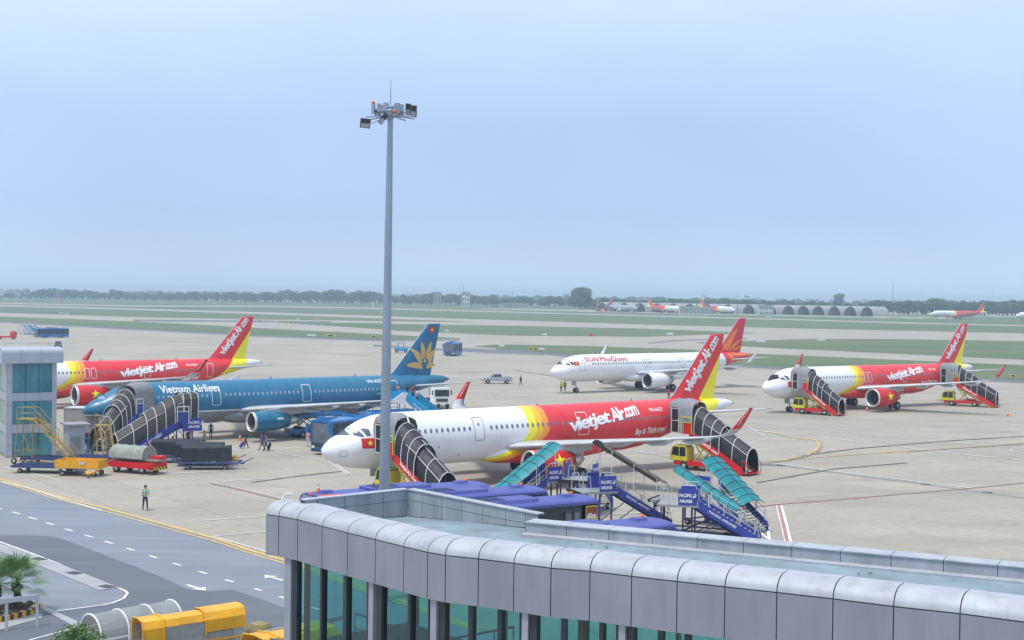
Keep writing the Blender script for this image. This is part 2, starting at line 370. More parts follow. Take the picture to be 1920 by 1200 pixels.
# drain strip with kerb step
def strip(name, px, w, m_, dz, h=0, side=0, kind='structure'):
    pts = [G(*q) for q in px]; pts = [Vector((p_.x, p_.y, 0)) for p_ in pts]; L = []; Rr = []
    for i, p_ in enumerate(pts):
        d = (pts[min(i+1, len(pts)-1)]-pts[max(i-1, 0)]).normalized(); n = Vector((-d.y, d.x, 0))
        L.append(p_+n*(w/2+side)); Rr.append(p_-n*(w/2-side))
    mb = MB()
    for k in range(len(pts)-1):
        q = [L[k], L[k+1], Rr[k+1], Rr[k]]
        if h: mb.prism([(v.x, v.y) for v in q], 0, h)
        else: mb.sheet([Vector((v.x, v.y, dz)) for v in q])
    return mb.build(name, m_, kind=kind)
strip('kerb', [(-160, 978), (0, 1028), (45, 1043), (100, 1063.5), (160, 1087.5), (205, 1106)], 1.05, M_pave, 0, .06)
for q in ((72, 1051), (138, 1077.5), (200, 1103)):
    g = G(*q); mb = MB(); mb.box((g.x, g.y+.1, .07), (.8, .55, .03), rz=-.62)
    for i in range(8): mb.box((g.x+math.cos(-.62)*(i-3.5)*.1, g.y+.1+math.sin(-.62)*(i-3.5)*.1, .09), (.04, .5, .02), rz=-.62)
    mb.build('drain_grate', M_asph_s, kind='structure')
mk = dict(w=M_mw, y=M_my, r=M_mr)
_ln = [0]
def line(name, px, w, c):
    _ln[0] += 1; return strip(name, px, w, mk[c], .026+.0008*_ln[0])
line('road_edge_line', [(x, y+1.5) for x, y in Ye[:-1]], .38, 'y')
line('road_edge_line', [(x, y+7.5 if x > 90 else y+6) for x, y in Ye[1:-1]], .22, 'y')
line('road_edge_line', [(0, 903), (50, 915), (100, 931), (190, 957)], .16, 'w')
line('road_edge_line', [(-160, 967), (0, 1017), (45, 1033), (100, 1054), (160, 1080), (234, 1108)], .17, 'w')
line('road_edge_line', [(234, 1108), (239, 1113), (232, 1123), (212, 1131), (195, 1135), (150, 1141), (105, 1147)], .15, 'w')
line('road_edge_line', [(200, 1170), (140, 1178), (60, 1200), (20, 1215)], .12, 'w')
for q in ((30, 962), (61, 972), (94, 982.5), (129, 994), (166, 1005.5), (204, 1017.5), (245, 1030.5), (287, 1044.5), (332, 1058.5), (380, 1074), (430, 1089.5), (484, 1106), (531, 1121), (-4, 953), (590, 1141), (650, 1162), (715, 1186)):
    a = G(q[0]-7.5, q[1]-2); b = G(q[0]+7.5, q[1]+2.3); mb = MB(); d = (b-a).normalized(); n = Vector((-d.y, d.x, 0))*.1
    mb.sheet([Vector((v.x, v.y, .022)) for v in (a+n, b+n, b-n, a-n)]); mb.build('lane_dash', M_mw, kind='structure')
def arrow(tip, tail):
    a, b = G(*tail), G(*tip); a.z = b.z = 0; d = (b-a); L = d.length; d.normalize(); n = Vector((-d.y, d.x, 0)); mb = MB()
    z = Vector((0, 0, .022)); mb.sheet([a+n*.11+z, a-n*.11+z, a+d*L*.62-n*.11+z, a+d*L*.62+n*.11+z]); mb.sheet([a+d*L*.6+n*.42+z, a+d*L*.6-n*.42+z, b+z]); mb.build('road_arrow', M_mw, kind='structure')
arrow((386, 1108), (350, 1097)); arrow((496, 1079), (530, 1089))
# apron markings
for c, w_, pts in [('w', .15, [(0, 876), (50, 885), (113, 902)]), ('w', .15, [(395, 904), (480, 899), (560, 896), (652, 891)]), ('r', .22, [(395, 907), (430, 914), (480, 926), (540, 941)]), ('w', .12, [(395, 905), (432, 912), (484, 924), (540, 938)]),
    ('w', .14, [(617, 866), (651, 890)]), ('r', .2, [(620, 866), (654, 890)]), ('w', .12, [(623, 866), (657, 890)]), ('w', .15, [(375, 977), (450, 972), (512, 967)]), ('w', .13, [(400, 1006), (512, 996), (600, 990)]), ('w', .15, [(400, 1007), (440, 1018), (513, 1040)]),
    ('w', .15, [(420, 842), (520, 850), (600, 862)]), ('w', .13, [(425, 876), (457, 883)]), ('w', .2, [(240, 893), (330, 888), (420, 884), (450, 883)]),
    ('w', .2, [(840, 935), (960, 941), (1100, 948), (1400, 931), (1480, 946), (1480, 946)][:2]), ('r', .2, [(1380, 955), (1460, 946), (1600, 935), (1700, 926), (1810, 917), (1920, 906)]),
    ('w', .18, [(1457, 949), (1466, 985), (1474, 1019)]), ('r', .30, [(1461, 949), (1470, 985), (1478, 1019)]), ('w', .18, [(1465, 949), (1475, 985), (1483, 1019)]),
    ('w', .2, [(1453, 870), (1560, 884), (1700, 901), (1820, 916)]), ('w', .18, [(1386, 788), (1500, 802), (1640, 816), (1780, 830), (1920, 841)]), ('w', .22, [(1400, 806), (1520, 818), (1640, 832), (1760, 848), (1920, 864)]),
    ('y', .3, [(1416, 808), (1450, 812), (1485, 821), (1518, 823), (1533, 828), (1536, 836), (1528, 846), (1505, 855), (1470, 863), (1430, 867)]), ('y', .22, [(1430, 867), (1540, 858), (1640, 850), (1760, 842), (1920, 831)]),
    ('w', .16, [(1420, 775), (1560, 781), (1700, 787), (1830, 789), (1920, 783)]), ('w', .16, [(1840, 788), (1920, 800)]), ('w', .15, [(1830, 816), (1920, 812)]), ('w', .15, [(1830, 816), (1920, 824)]),
    ('w', .18, [(870, 790), (960, 780), (1040, 768), (1100, 762)]), ('w', .15, [(1000, 718), (1042, 727)]), ('w', .18, [(905, 697), (960, 695), (1015, 697)]), ('y', .2, [(846, 693), (872, 694)]),
    ('y', .2, [(592, 701), (640, 704)]), ('y', .2, [(510, 641), (560, 646)]), ('w', .15, [(900, 870), (1100, 850), (1260, 850)]), ('w', .15, [(1190, 846), (1290, 862)]), ('w', .14, [(1400, 800), (1440, 822)]),
    ('w', .2, [(1405, 985), (1440, 1012)]), ('w', .2, [(1440, 990), (1443, 1019)]), ('w', .2, [(1150, 965), (1260, 960)]), ('w', .18, [(870, 770), (930, 790)]),
    ('y', .35, [(600, 570), (620, 571)])]:
    line('apron_marking', pts, w_, c)
M_smear = mat('tyre_rubber_smear', (.30, .275, .235), .85, var=.12, scale=.6)
mk['s'] = M_smear
for w_, pts in ((.22, [(1440, 869), (1475, 865), (1510, 857), (1534, 847), (1541, 836), (1536, 826)]), (.3, [(1700, 848), (1780, 842), (1920, 833)]), (.5, [(1500, 855), (1600, 842), (1760, 828), (1920, 818)]), (.4, [(1420, 905), (1560, 880), (1700, 868)]), (.35, [(470, 905), (560, 893), (640, 884)]), (.5, [(860, 700), (960, 694), (1040, 706)]), (.6, [(240, 634), (330, 640), (420, 646)]), (.6, [(560, 660), (640, 664), (700, 668)])):
    line('tyre_mark', pts, w_, 's')
def stencil(x, y, w_px, s_):
    a, b = G(x-w_px/2, y+2), G(x+w_px/2, y+2); a.z = b.z = .02; d = (b-a); L = d.length; d.normalize(); n = Vector((-d.y, d.x, 0))
    o = lettering(s_, L, plane_fn(a, d, n), M_my, None, bold=.03, height=1.6, name='stand_number'); o['kind'] = 'structure'
stencil(1516, 824, 46, '--=-=-=--'); stencil(1682, 849, 58, '-=-==-=-')
mb = MB()
for k in range(26):
    a = k/26*2*math.pi; c = G(1926, 846); mb.box((c.x+1.6*math.cos(a), c.y+1.6*math.sin(a), .024), (.3, .18, .004), rz=a+1.57)
mb.build('apron_marking', M_mw, kind='structure')
mb = MB()
for k in range(20):
    a = k/20*2*math.pi; c = G(908, 750); mb.box((c.x+1.3*math.cos(a), c.y+1.6*math.sin(a), .024), (.35, .2, .004), rz=a+1.57)
mb.build('apron_marking', M_mw, kind='structure')
for k in range(13):
    a = G(1450+k*36, 803.5+k*4.35); mb = MB(); mb.box((a.x, a.y, .024), (.95, .14, .004), rz=-.35); mb.build('apron_dash', M_mw, kind='structure')
strip('drain_channel', [(1458, 872), (1560, 886), (1700, 904), (1920, 934), (2200, 974)], .3, M_asph, .018)
for q in ((1465, 873), (1538, 882.5), (1735, 908.5), (1852, 923.5)):
    g = G(*q); mb = MB(); mb.box((g.x, g.y, .02), (.7, .5, .02), rz=-.35); mb.build('drain_cover', M_dark, kind='structure')
# the air: one closed box of thin haze round everything
hb = MB(); hb.box((0, 2425, 15.5), (5200, 4960, 35)); 
hm = bpy.data.materials.new('haze'); hm.use_nodes = True; hn = hm.node_tree; hn.nodes.clear()
ho = hn.nodes.new('ShaderNodeOutputMaterial'); pv = hn.nodes.new('ShaderNodeVolumePrincipled'); pv.inputs['Density'].default_value = HAZE = .00034; pv.inputs['Color'].default_value = (.70, .90, 1, 1); pv.inputs['Anisotropy'].default_value = .1
hn.links.new(pv.outputs[0], ho.inputs['Volume']); hb.build('haze', hm, kind='stuff')

# ================================================================ TERMINAL BUILDING with curved silver parapet
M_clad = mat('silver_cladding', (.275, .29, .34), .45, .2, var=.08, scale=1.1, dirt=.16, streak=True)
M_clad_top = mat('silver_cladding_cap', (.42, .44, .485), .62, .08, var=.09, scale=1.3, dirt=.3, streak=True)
M_clad_d = mat('weathered_cladding', (.36, .39, .43), .55, .1, var=.14, scale=1.6, dirt=.32, streak=True)
M_roof = mat('pale_blue_roof_sheet', (.235, .315, .36), .6, .02, var=.16, scale=.7, dirt=.5)
M_mull = mat('dark_mullion', (.025, .032, .04), .35, var=.1)
M_col = mat('grey_column_cladding', (.33, .345, .39), .45, .2, var=.05)
def tintglass(name, tint, spec=.3):
    m = bpy.data.materials.new(name); m.use_nodes = True; nt = m.node_tree; nt.nodes.clear(); o = nt.nodes.new('ShaderNodeOutputMaterial')
    t = nt.nodes.new('ShaderNodeBsdfTransparent'); t.inputs[0].default_value = (*tint, 1); g = nt.nodes.new('ShaderNodeBsdfGlossy'); g.inputs['Roughness'].default_value = .04; g.inputs[0].default_value = (.75, .95, .95, 1)
    fr = nt.nodes.new('ShaderNodeFresnel'); fr.inputs[0].default_value = 1.5; ad = S(nt, fr.outputs[0])*.8+spec*.3; mx = nt.nodes.new('ShaderNodeMixShader')
    nt.links.new(ad.k, mx.inputs[0]); nt.links.new(t.outputs[0], mx.inputs[1]); nt.links.new(g.outputs[0], mx.inputs[2]); nt.links.new(mx.outputs[0], o.inputs[0]); return m
M_tglass = tintglass('teal_tinted_glass', (.30, .66, .68), .2)
bld = thing('terminal_building', 'terminal wing with curved silver panel parapet, pale blue roof and teal glass in the foreground', 'building', (0, 36, 0))
OFF = Vector((0, -36, 0))
def BP(mb, name, mt, kind=None, label=None, par=None):
    mb.v = [(v[0], v[1]-36, v[2]) for v in mb.v]; return mb.build(name, mt, par or bld, kind, label)
S1 = [(35, 215), (78, 233), (200, 255), (357, 297), (520, 340), (700, 383), (882, 428), (1035, 465), (1150, 485), (1362, 507), (1590, 535), (1828, 567)]
S2 = [(222, 357), (385, 377), (563, 397), (750, 418), (953, 440), (1173, 465), (1410, 495), (1670, 523)]
seams = [(500+a/3.4286, 900+b/3.4286) for a, b in S1]+[(1000+a/2.087, 900+b/2.087) for a, b in S2]+[(1925, 1167), (2075, 1198), (2240, 1233)]
ZG, ZB, ZT = 8.72, 7.58, 9.08
gp = [G(x, y, ZG) for x, y in seams]
gp[0] = gp[1]+(gp[0]-gp[1]).normalized()*0+Vector((-.42, .28, 0))
def nrm(i):
    a = gp[max(i-1, 0)]; b = gp[min(i+1, len(gp)-1)]; d = (b-a); d.z = 0; d.normalize(); return Vector((-d.y, d.x, 0))   # inward (away from the camera)
NR = [nrm(i) for i in range(len(gp))]
for i in range(1, len(gp)):
    a, b = gp[i-1], gp[i]; na, nb = NR[i-1], NR[i]; d = (b-a).normalized(); g_ = .012
    a2, b2 = a+d*g_, b-d*g_
    mb = MB(); mb.loft([[Vector((p_.x, p_.y, z)) for z in (ZB, ZG-.015)] for p_ in (a2, b2)], closed=False, sm=False)
    mb.sheet([Vector((a2.x, a2.y, ZB)), Vector((b2.x, b2.y, ZB)), Vector((b2.x+nb.x*.06, b2.y+nb.y*.06, ZB)), Vector((a2.x+na.x*.06, a2.y+na.y*.06, ZB))])
    BP(mb, 'cladding_panel', M_clad)
    mb = MB(); rr = []
    for q in range(5):
        t = q/4; p_ = a2.lerp(b2, t); n_ = na.lerp(nb, t)
        rr.append([Vector((p_.x+n_.x*(.52*(1-math.cos(s_))), p_.y+n_.y*(.52*(1-math.cos(s_))), ZG+.012+.34*math.sin(s_))) for s_ in [k*math.pi/14 for k in range(8)]]+[Vector((p_.x+n_.x*.86, p_.y+n_.y*.86, ZT-.01))])
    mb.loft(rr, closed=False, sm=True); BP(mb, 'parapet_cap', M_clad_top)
# dark backing behind joints, inner face of the parapet, soffit
mb = MB(); rr = []
for p_, n_ in zip(gp, NR): rr.append([Vector((p_.x+n_.x*o_, p_.y+n_.y*o_, z)) for o_, z in ((.02, ZB+.02), (.02, ZG-.02), (.06, ZG+.10), (.30, ZG+.27), (.86, ZG+.30), (.86, 8.2), (.5, ZB+.02))])
mb.loft(rr, closed=False, sm=False); BP(mb, 'parapet_backing', M_mull)
mb = MB(); rr = [[Vector((p_.x+n_.x*o_, p_.y+n_.y*o_, z)) for o_, z in ((.875, ZT-.02), (.875, 8.0))] for p_, n_ in zip(gp, NR)]
mb.loft(rr, closed=False, sm=False); BP(mb, 'parapet_inner_face', M_clad_d)
mb = MB(); mb.loft([[Vector((p_.x+n_.x*o_, p_.y+n_.y*o_, ZB+.01)) for o_ in (.05, .9)] for p_, n_ in zip(gp, NR)], closed=False, sm=False); BP(mb, 'soffit', M_col)
# back parapet (two runs) and low kerb box
C0, C1 = P(571, 939, 40.25), P(765, 920, 42.8); C2 = P(985, 962, 38.6)
C0.z = C1.z = C2.z = 9.18; C3 = C2+(C2-C1)*.10
def wallrun(a, b, zt, zb0, zb1, cuts, w_, mid=True, side=1):
    d = (b-a); d.z = 0; L = d.length; d.normalize(); n = Vector((-d.y, d.x, 0))*side
    for u0, u1 in zip(cuts, cuts[1:]):
        q0, q1 = a+d*(L*u0+.008), a+d*(L*u1-.008); za, zb_ = zb0+(zb1-zb0)*u0, zb0+(zb1-zb0)*u1; zm = zt-.33 if mid else None
        for nm, lo0, lo1, hi in ((('parapet_panel', za, zb_, zm-.012), ('parapet_panel', zm, zm, zt-.02)) if mid else (('parapet_panel', za, zb_, zt-.02),)):
            mb = MB(); mb.sheet([Vector((q0.x, q0.y, lo0)), Vector((q1.x, q1.y, lo1)), Vector((q1.x, q1.y, hi)), Vector((q0.x, q0.y, hi))]); BP(mb, nm, M_clad_d)
        mb = MB(); vs_ = [Vector((p_.x+n.x*o_, p_.y+n.y*o_, z)) for p_ in (q0, q1) for o_, z in ((-.03, zt-.03), (-.03, zt), (w_, zt+.01), (w_, zt-.03))]
        mb.add(vs_, [(0, 1, 5, 4), (1, 2, 6, 5), (2, 3, 7, 6), (3, 2, 1, 0), (4, 5, 6, 7)]); BP(mb, 'coping_panel', M_clad_top)
    mb = MB(); e0, e1 = a-d*.0, b+d*.0
    mb.loft([[Vector((p_.x+n.x*o_, p_.y+n.y*o_, z)) for o_, z in ((.02, 7.6), (.02, zt-.04), (w_-.01, zt-.04), (w_-.01, 7.6))] for p_ in (e0, e1)], sm=False); BP(mb, 'parapet_core', M_mull)
wallrun(C0, C1, 9.18, 8.5, 8.36, [0, .12, .37, .75, 1], .22)
wallrun(C1, C3, 9.18, 8.36, 8.78, [0, .12, .28, .44, .60, .77, .91, 1.0], .22)
B0, B1 = P(985, 982.5, 37.45), P(1903, 1059.6, 31.95); B0.z = B1.z = 9.08; B2 = B1+(B1-B0)*.35
LB = (B1-B0).length; nb_ = 10
wallrun(B0, B2, 9.08, 8.78, 8.74, [0]+[k/nb_/1.35*.97+.03*0 for k in range(1, 14)], .55, False)
mb = MB(); dd = (B2-B0); dd.z = 0; dd.normalize(); nn = Vector((-dd.y, dd.x, 0)); mb.loft([[Vector((p_.x-nn.x*o_, p_.y-nn.y*o_, z)) for o_, z in ((.0, 8.80), (.28, 8.79), (.28, 8.70), (0, 8.70))] for p_ in (B0, B2)], sm=False); BP(mb, 'flashing', M_clad_top)
# roof sheet
mb = MB(); fr = [Vector((p_.x+n_.x*.9, p_.y+n_.y*.9, 8.62)) for p_, n_ in zip(gp, NR)]
bk = [C0+Vector((.1, -.1, -.66)), C0.lerp(C1, .5)+Vector((0, 0, -.75)), C1+Vector((0, 0, -.84)), C1.lerp(C2, .5)+Vector((0, 0, -.63)), C2+Vector((0, 0, -.46)), B0+Vector((0, .1, -.32)), B0.lerp(B2, .5)+Vector((0, .1, -.31)), B2+Vector((0, .1, -.32))]
mb.sheet([v for v in fr]+[v for v in reversed(bk)])
BP(mb, 'roof', M_roof)
mb = MB()
for k in range(1, 14):   # roof sheet laps
    break
for k in range(60):
    q = random.random(); a = fr[int(q*(len(fr)-1))]; t = q*(len(bk)-1); b = bk[int(t)]; c = a.lerp(b, random.uniform(.1, .9)); mb.box((c.x, c.y, c.z+.03), (random.uniform(.03, .12), .03, .015), rz=random.random())
BP(mb, 'roof_fixings', M_dark, 'stuff')
# facade: columns, mullions, glass front and back
front = [Vector((p_.x+n_.x*.22, p_.y+n_.y*.22, 0)) for p_, n_ in zip(gp, NR)]
def along(pl, s_):
    for a, b in zip(pl, pl[1:]):
        L = (b-a).length
        if s_ <= L: return a+(b-a).normalized()*s_, (b-a).normalized()
        s_ -= L
    return pl[-1], (pl[-1]-pl[-2]).normalized()
def plen(pl): return sum((b-a).length for a, b in zip(pl, pl[1:]))
def at_px(pl, px):
    L = plen(pl); lo, hi = 0, L
    for _ in range(40):
        m_ = (lo+hi)/2; q, _d = along(pl, m_); v = q-Vector((0, 0, CAM_H)); v.z = 7-CAM_H; x = 960+F_PX*v.dot(CR)/v.dot(_fw)
        if x < px: lo = m_
        else: hi = m_
    return lo
cols = [(547, .29), (704, .2), (820, .2), (990, .17), (1171, .17), (1370, .17), (1600, .17)]
cs = [at_px(front, c[0]) for c in cols]
for s_, (px_, w_) in zip(cs, cols):
    q, d = along(front, s_); mb = MB(); mb.box((q.x, q.y, ZB/2+.0), (w_, .3, ZB-.01), rz=math.atan2(d.y, d.x)); BP(mb, 'column', M_col)
def glazing(pl, marks, zt, widths=None, bottom=0):
    for (s0, s1) in zip(marks, marks[1:]):
        a, d0 = along(pl, s0+.05); b, d1 = along(pl, s1-.05); mb = MB()
        mb.sheet([Vector((a.x, a.y, bottom+.05)), Vector((b.x, b.y, bottom+.05)), Vector((b.x, b.y, zt)), Vector((a.x, a.y, zt))]); BP(mb, 'glass_pane', M_tglass)
    for i, s_ in enumerate(marks):
        q, d = along(pl, s_); mb = MB(); mb.box((q.x, q.y, zt/2), ((widths[i] if widths else .09), .18, zt), rz=math.atan2(d.y, d.x)); BP(mb, 'mullion', M_mull)
fm = []; fwid = []
for px_, w_ in ((559, .12), (607, .10), (653, .10), (695, .10), (717, .18), (772, .12), (809, .06), (834, .18), (885, .12), (940, .12), (979, .05), (1003, .2), (1058, .12), (1098, .12), (1130, .1), (1160, .06), (1186, .16), (1240, .12), (1290, .12), (1420, .12), (1550, .12), (1700, .12), (1900, .12)):
    fm.append(at_px(front, px_)); fwid.append(w_)
glazing(front, fm, ZB+.3, fwid)
back = [Vector((C0.x+.1, C0.y, 0)), Vector((C1.x, C1.y+.0, 0)), Vector((C3.x, C3.y, 0)), Vector((B0.x+1.6, B0.y-.1, 0)), Vector((B2.x, B2.y, 0))]
Lb = plen(back); bm_ = [Lb*k/19 for k in range(20)]; glazing(back, bm_, ZB+.4)
mb = MB(); mb.prism([(v.x, v.y) for v in front]+[(v.x, v.y) for v in reversed(back)], 5.0, 5.16); BP(mb, 'floor_slab', M_asph_s)
mb = MB(); mb.prism([(v.x, v.y) for v in front]+[(v.x, v.y) for v in reversed(back)], .0, .1); BP(mb, 'floor_slab', M_grey)
mb = MB(); mb.prism([(v.x*.998, v.y+.05) for v in front]+[(v.x, v.y-.05) for v in reversed(back)], ZB+.05, ZB+.12); BP(mb, 'ceiling', M_lgrey)
for s0, s1, z0, z1 in ((2.5, 6.5, 6.15, 6.15), (6.5, 9.0, 6.15, 6.9), (9.5, 12.5, 6.2, 6.2), (3.5, 6.0, 5.16, 5.7)):   # handrails inside
    a, d = along(front, s0); b, _ = along(front, s1); n_ = Vector((-d.y, d.x, 0)); mb = MB()
    A_, B_ = Vector((a.x, a.y, z0))+n_*1.0, Vector((b.x, b.y, z1))+n_*1.0
    mb.tube(A_, B_, .03); mb.tube(A_-Vector((0, 0, .4)), B_-Vector((0, 0, .4)), .015)
    for k in range(5): c = A_.lerp(B_, k/4); mb.tube(c, c-Vector((0, 0, .95)), .02)
    BP(mb, 'handrail', M_steel)

# ================================================================ TOWER (left edge)
tw = thing('stair_tower', 'grey clad stair tower with teal windows and rounded cap at the left edge', 'tower', (-45.3, 127.9, 0), 0)
M_twg = mat('teal_window_glass', (.07, .27, .33), .12, var=.22, scale=.5, coat=.3)
M_twc = mat('pale_tower_cladding', (.42, .45, .52), .42, .15, var=.04, dirt=.06)
TH = R_(28); tw.rotation_euler = (0, 0, TH)
W1, W2, HT = 4.35, 4.2, 9.85     # main face along +x from the corner, left face along +y(back)
mb = MB(); mb.box((W1/2, W2/2, HT/2-.7), (W1-.12, W2-.12, HT-1.4)); mb.build('core', M_mull, tw)
def tface(o, u, n, Wd, bays, c0=.5, c1=.42):
    u = Vector(u); n = Vector(n); o = Vector(o)
    def slab(nm, m_, a, b, z0, z1, dep):
        mb = MB(); c = o+u*((a+b)/2)-n*0+n*(dep/2-.03); 
        mb.box((c.x, c.y, (z0+z1)/2), (abs(b-a) if abs(u.x) > .5 else dep+.03, abs(b-a) if abs(u.y) > .5 else dep+.03, z1-z0)); mb.build(nm, m_, tw)
    for z0, z1 in ((.05, 1.1), (1.12, 2.9), (2.92, 4.7), (4.72, 6.7), (6.72, 8.45)): slab('cladding_panel', M_twc, 0, c0, z0, z1, .07); slab('cladding_panel', M_twc, Wd-c1, Wd, z0, z1, .07)
    for z0, z1 in ((2.15, 2.95), (5.05, 5.80)):
        for k in range(bays): a = c0+.01+(Wd-c0-c1)*k/bays; b = c0+(Wd-c0-c1)*(k+1)/bays-.01; slab('cladding_panel', M_twc, a, b, z0, z1, .06)
    for z0, z1 in ((.1, 2.1), (3.0, 5.0), (5.85, 8.4)):
        for k in range(bays): a = c0+.03+(Wd-c0-c1)*k/bays; b = c0+(Wd-c0-c1)*(k+1)/bays-.03; slab('window_pane', M_twg, a, b, z0, z1, .03)
tface((0, 0, 0), (1, 0, 0), (0, -1, 0), W1, 3); tface((0, 0, 0), (0, 1, 0), (-1, 0, 0), W2, 2, .45, .45)
for k, (a, b) in enumerate(((-.5, 1.12), (1.14, 2.9), (2.92, 4.85))):
    mb = MB(); pr = [(-.5, 8.47), (-.5, 9.45), (-.44, 9.66), (-.28, 9.8), (-.05, 9.85), (2.1, 9.85), (2.1, 8.47)]
    mb.loft([[Vector((x, y, z)) for y, z in pr] for x in (a, b)], sm=False); mb.build('cap_panel', M_twc, tw)
mb = MB(); mb.box((2.15, 3.1, 9.14), (5.3, 1.9, 1.36)); mb.build('cap_panel', M_twc, tw)
mb = MB()
for a in ((.3, 2.5), (2.3, 2.5), (4.3, 2.5), (.3, 3.9), (4.3, 3.9)): mb.tube((a[0], a[1], 9.82), (a[0], a[1], 10.2), .02)
mb.path([(.3, 3.9, 10.2), (.3, 2.5, 10.2), (4.3, 2.5, 10.2), (4.3, 3.9, 10.2)], .02); mb.build('roof_railing', M_steel, tw)
sh = thing('plant_shed', 'small grey shed with flat roof and louvre beside the stair tower', 'shed', (-39.6, 128.8, 0), TH)
mb = MB(); mb.box((.2, .4, 1.45), (1.5, 2.2, 2.9)); mb.build('wall', M_twc, sh); mb = MB(); mb.box((.3, .4, 2.98), (2.2, 2.8, .16)); mb.build('roof', M_grey, sh)
for k in range(9): mb = MB(); mb.box((.1, -.73, .5+k*.17), (.9, .05, .1)); mb.build('louvre_slat', M_grey, sh)

# ================================================================ FLOODLIGHT MAST
mast = thing('floodlight_mast', 'tall grey tapered floodlight mast rising in front of the parked airliners', 'light mast', P(719.5, 905, 70)*1); mast.location.z = 0
mx, my = mast.location.x, mast.location.y
def ML(px, py, d=70): v = P(px, py, d); return Vector((v.x-mx, v.y-my, v.z))
top = ML(732, 212); top.y = 0; up_ = ML(732, 205); up_.y = 0
mb = MB(); n = 12
def mring(q, r): return [q+Vector((r*math.cos(i*2*math.pi/n), r*math.sin(i*2*math.pi/n), 0)) for i in range(n)]
cuts = [0, .40, .405, .72, .725, 1]
M_mast = mat('mast_steel', (.33, .39, .47), .45, .5, var=.12, scale=1, dirt=.12, streak=True)
mb.loft([mring(Vector((0, 0, 0)).lerp(top, t), .305-.175*t+(.012 if k % 2 == 0 and 0 < k < 5 else 0)) for k, t in enumerate(cuts)], sm=True); mb.build('pole', M_mast, mast)
mb = MB(); mb.tube((0, 0, 0), (0, 0, .06), .55, n=12); mb.build('base_plate', M_steel, mast)
H = up_.z
mb = MB(); mb.tube((up_.x, 0, H-.5), (up_.x, 0, H+.12), .16, n=10); mb.tube((up_.x, 0, H), (ML(733, 150).x, 0, ML(733, 150).z), .03, .012, n=6); mb.build('lightning_rod', M_steel, mast)
def mt_part(nm, m_, f): mb = MB(); f(mb); return mb.build(nm, m_, mast)
mt_part('ring_frame', M_mast, lambda b: ([b.tube((up_.x+.62*math.cos(a), .62*math.sin(a), H-.12), (up_.x+.62*math.cos(a+.7), .62*math.sin(a+.7), H-.12), .05) for a in [k*2*math.pi/9 for k in range(9)]], [b.bar((up_.x, 0, H-.3), (up_.x+1.2*math.cos(a), 1.2*math.sin(a), H-.42), .06) for a in [k*math.pi/4+.2 for k in range(8)]]))
for k in range(6):
    a = k*math.pi/3+.2; mb = MB(); mb.box((up_.x+.55*math.cos(a), .55*math.sin(a), H+.05), (.20, .2, .40), rz=a); mb.build('gear_box', M_mast, mast)
M_lens = mat('floodlight_lens', (.42, .42, .46), .2, var=.1)
def flood(px, py, w_, h_, lean, rz, yy=0):
    c = ML(px, py); M = Matrix.Translation((c.x, yy, c.z)) @ Matrix.Rotation(rz, 4, 'Z') @ Matrix.Rotation(lean, 4, 'Y') @ Matrix.Rotation(R_(18), 4, 'X')
    mb = MB(); mb.box(None, (w_, .10, h_), M=M); f = mb.build('floodlight', M_dark, mast)
    mb = MB(); mb.box(None, (w_*.84, .012, h_*.42), M=M @ Matrix.Translation((0, -.057, -h_*.22))); mb.build('lens', M_lens, f)
    mb = MB(); mb.bar((up_.x, 0, H-.35), (c.x, yy, c.z-.1), .035); mb.build('arm', M_steel, mast)
flood(685, 231, .50, .46, .08, .2); flood(706.5, 209, .26, .30, 0, -.4, .3); flood(720, 225, .22, .56, .55, .6, -.5); flood(752, 208, .22, .34, 0, .3, .3); flood(765.5, 205, .26, .56, .14, -.3); flood(777, 210, .26, .56, .14, -.3, -.3)
mb = MB(); c = ML(700, 203); mb.tube((c.x, 0, c.z-.28), (c.x, 0, c.z+.2), .1, n=10); mb.build('beacon_housing', M_mast, mast); mb = MB(); mb.ball((c.x, 0, c.z+.28), .09); mb.build('red_beacon', M_orange, mast)
c = ML(742, 212); mb = MB(); mb.ball((c.x, -.6, c.z), .09); mb.build('red_beacon', M_orange, mast)
# ================================================================ AIRCRAFT
ZC, RZ, RY = 3.87, 2.13, 1.975
_top = [(0, 3.34), (.12, 3.62), (.4, 3.92), (1, 4.32), (1.8, 4.66), (2.6, 5.14), (3.4, 5.53), (4.5, 5.84), (6, 5.98), (7, 6.0), (36, 6.0), (40, 5.93), (42.5, 5.83), (43.9, 5.68), (44.2, 5.5)]
_bot = [(0, 3.34), (.12, 3.04), (.4, 2.74), (1, 2.40), (2, 2.07), (3.5, 1.84), (5, 1.76), (6, 1.74), (30, 1.74), (32, 1.95), (34, 2.42), (37, 3.25), (40, 4.1), (42.5, 4.66), (43.9, 4.98), (44.2, 5.15)]
_hw = [(0, 0), (.12, .28), (.4, .58), (1, 1.0), (2, 1.44), (3.5, 1.78), (5, 1.93), (6, 1.975), (31, 1.975), (33.5, 1.87), (36.5, 1.55), (39.5, 1.12), (42.5, .6), (43.9, .35), (44.2, .18)]
def itp(t, x):
    if x <= t[0][0]: return t[0][1]
    for (a, b), (c, d) in zip(t, t[1:]):
        if x <= c: return b+(d-b)*(x-a)/(c-a)
    return t[-1][1]
def fy(x, z, off=.02):
    t, b, h_ = itp(_top, x), itp(_bot, x), itp(_hw, x); zc = (t+b)/2; rz = max((t-b)/2, .01); q = (z-zc)/rz
    return h_*math.sqrt(max(0, 1-q*q))+off
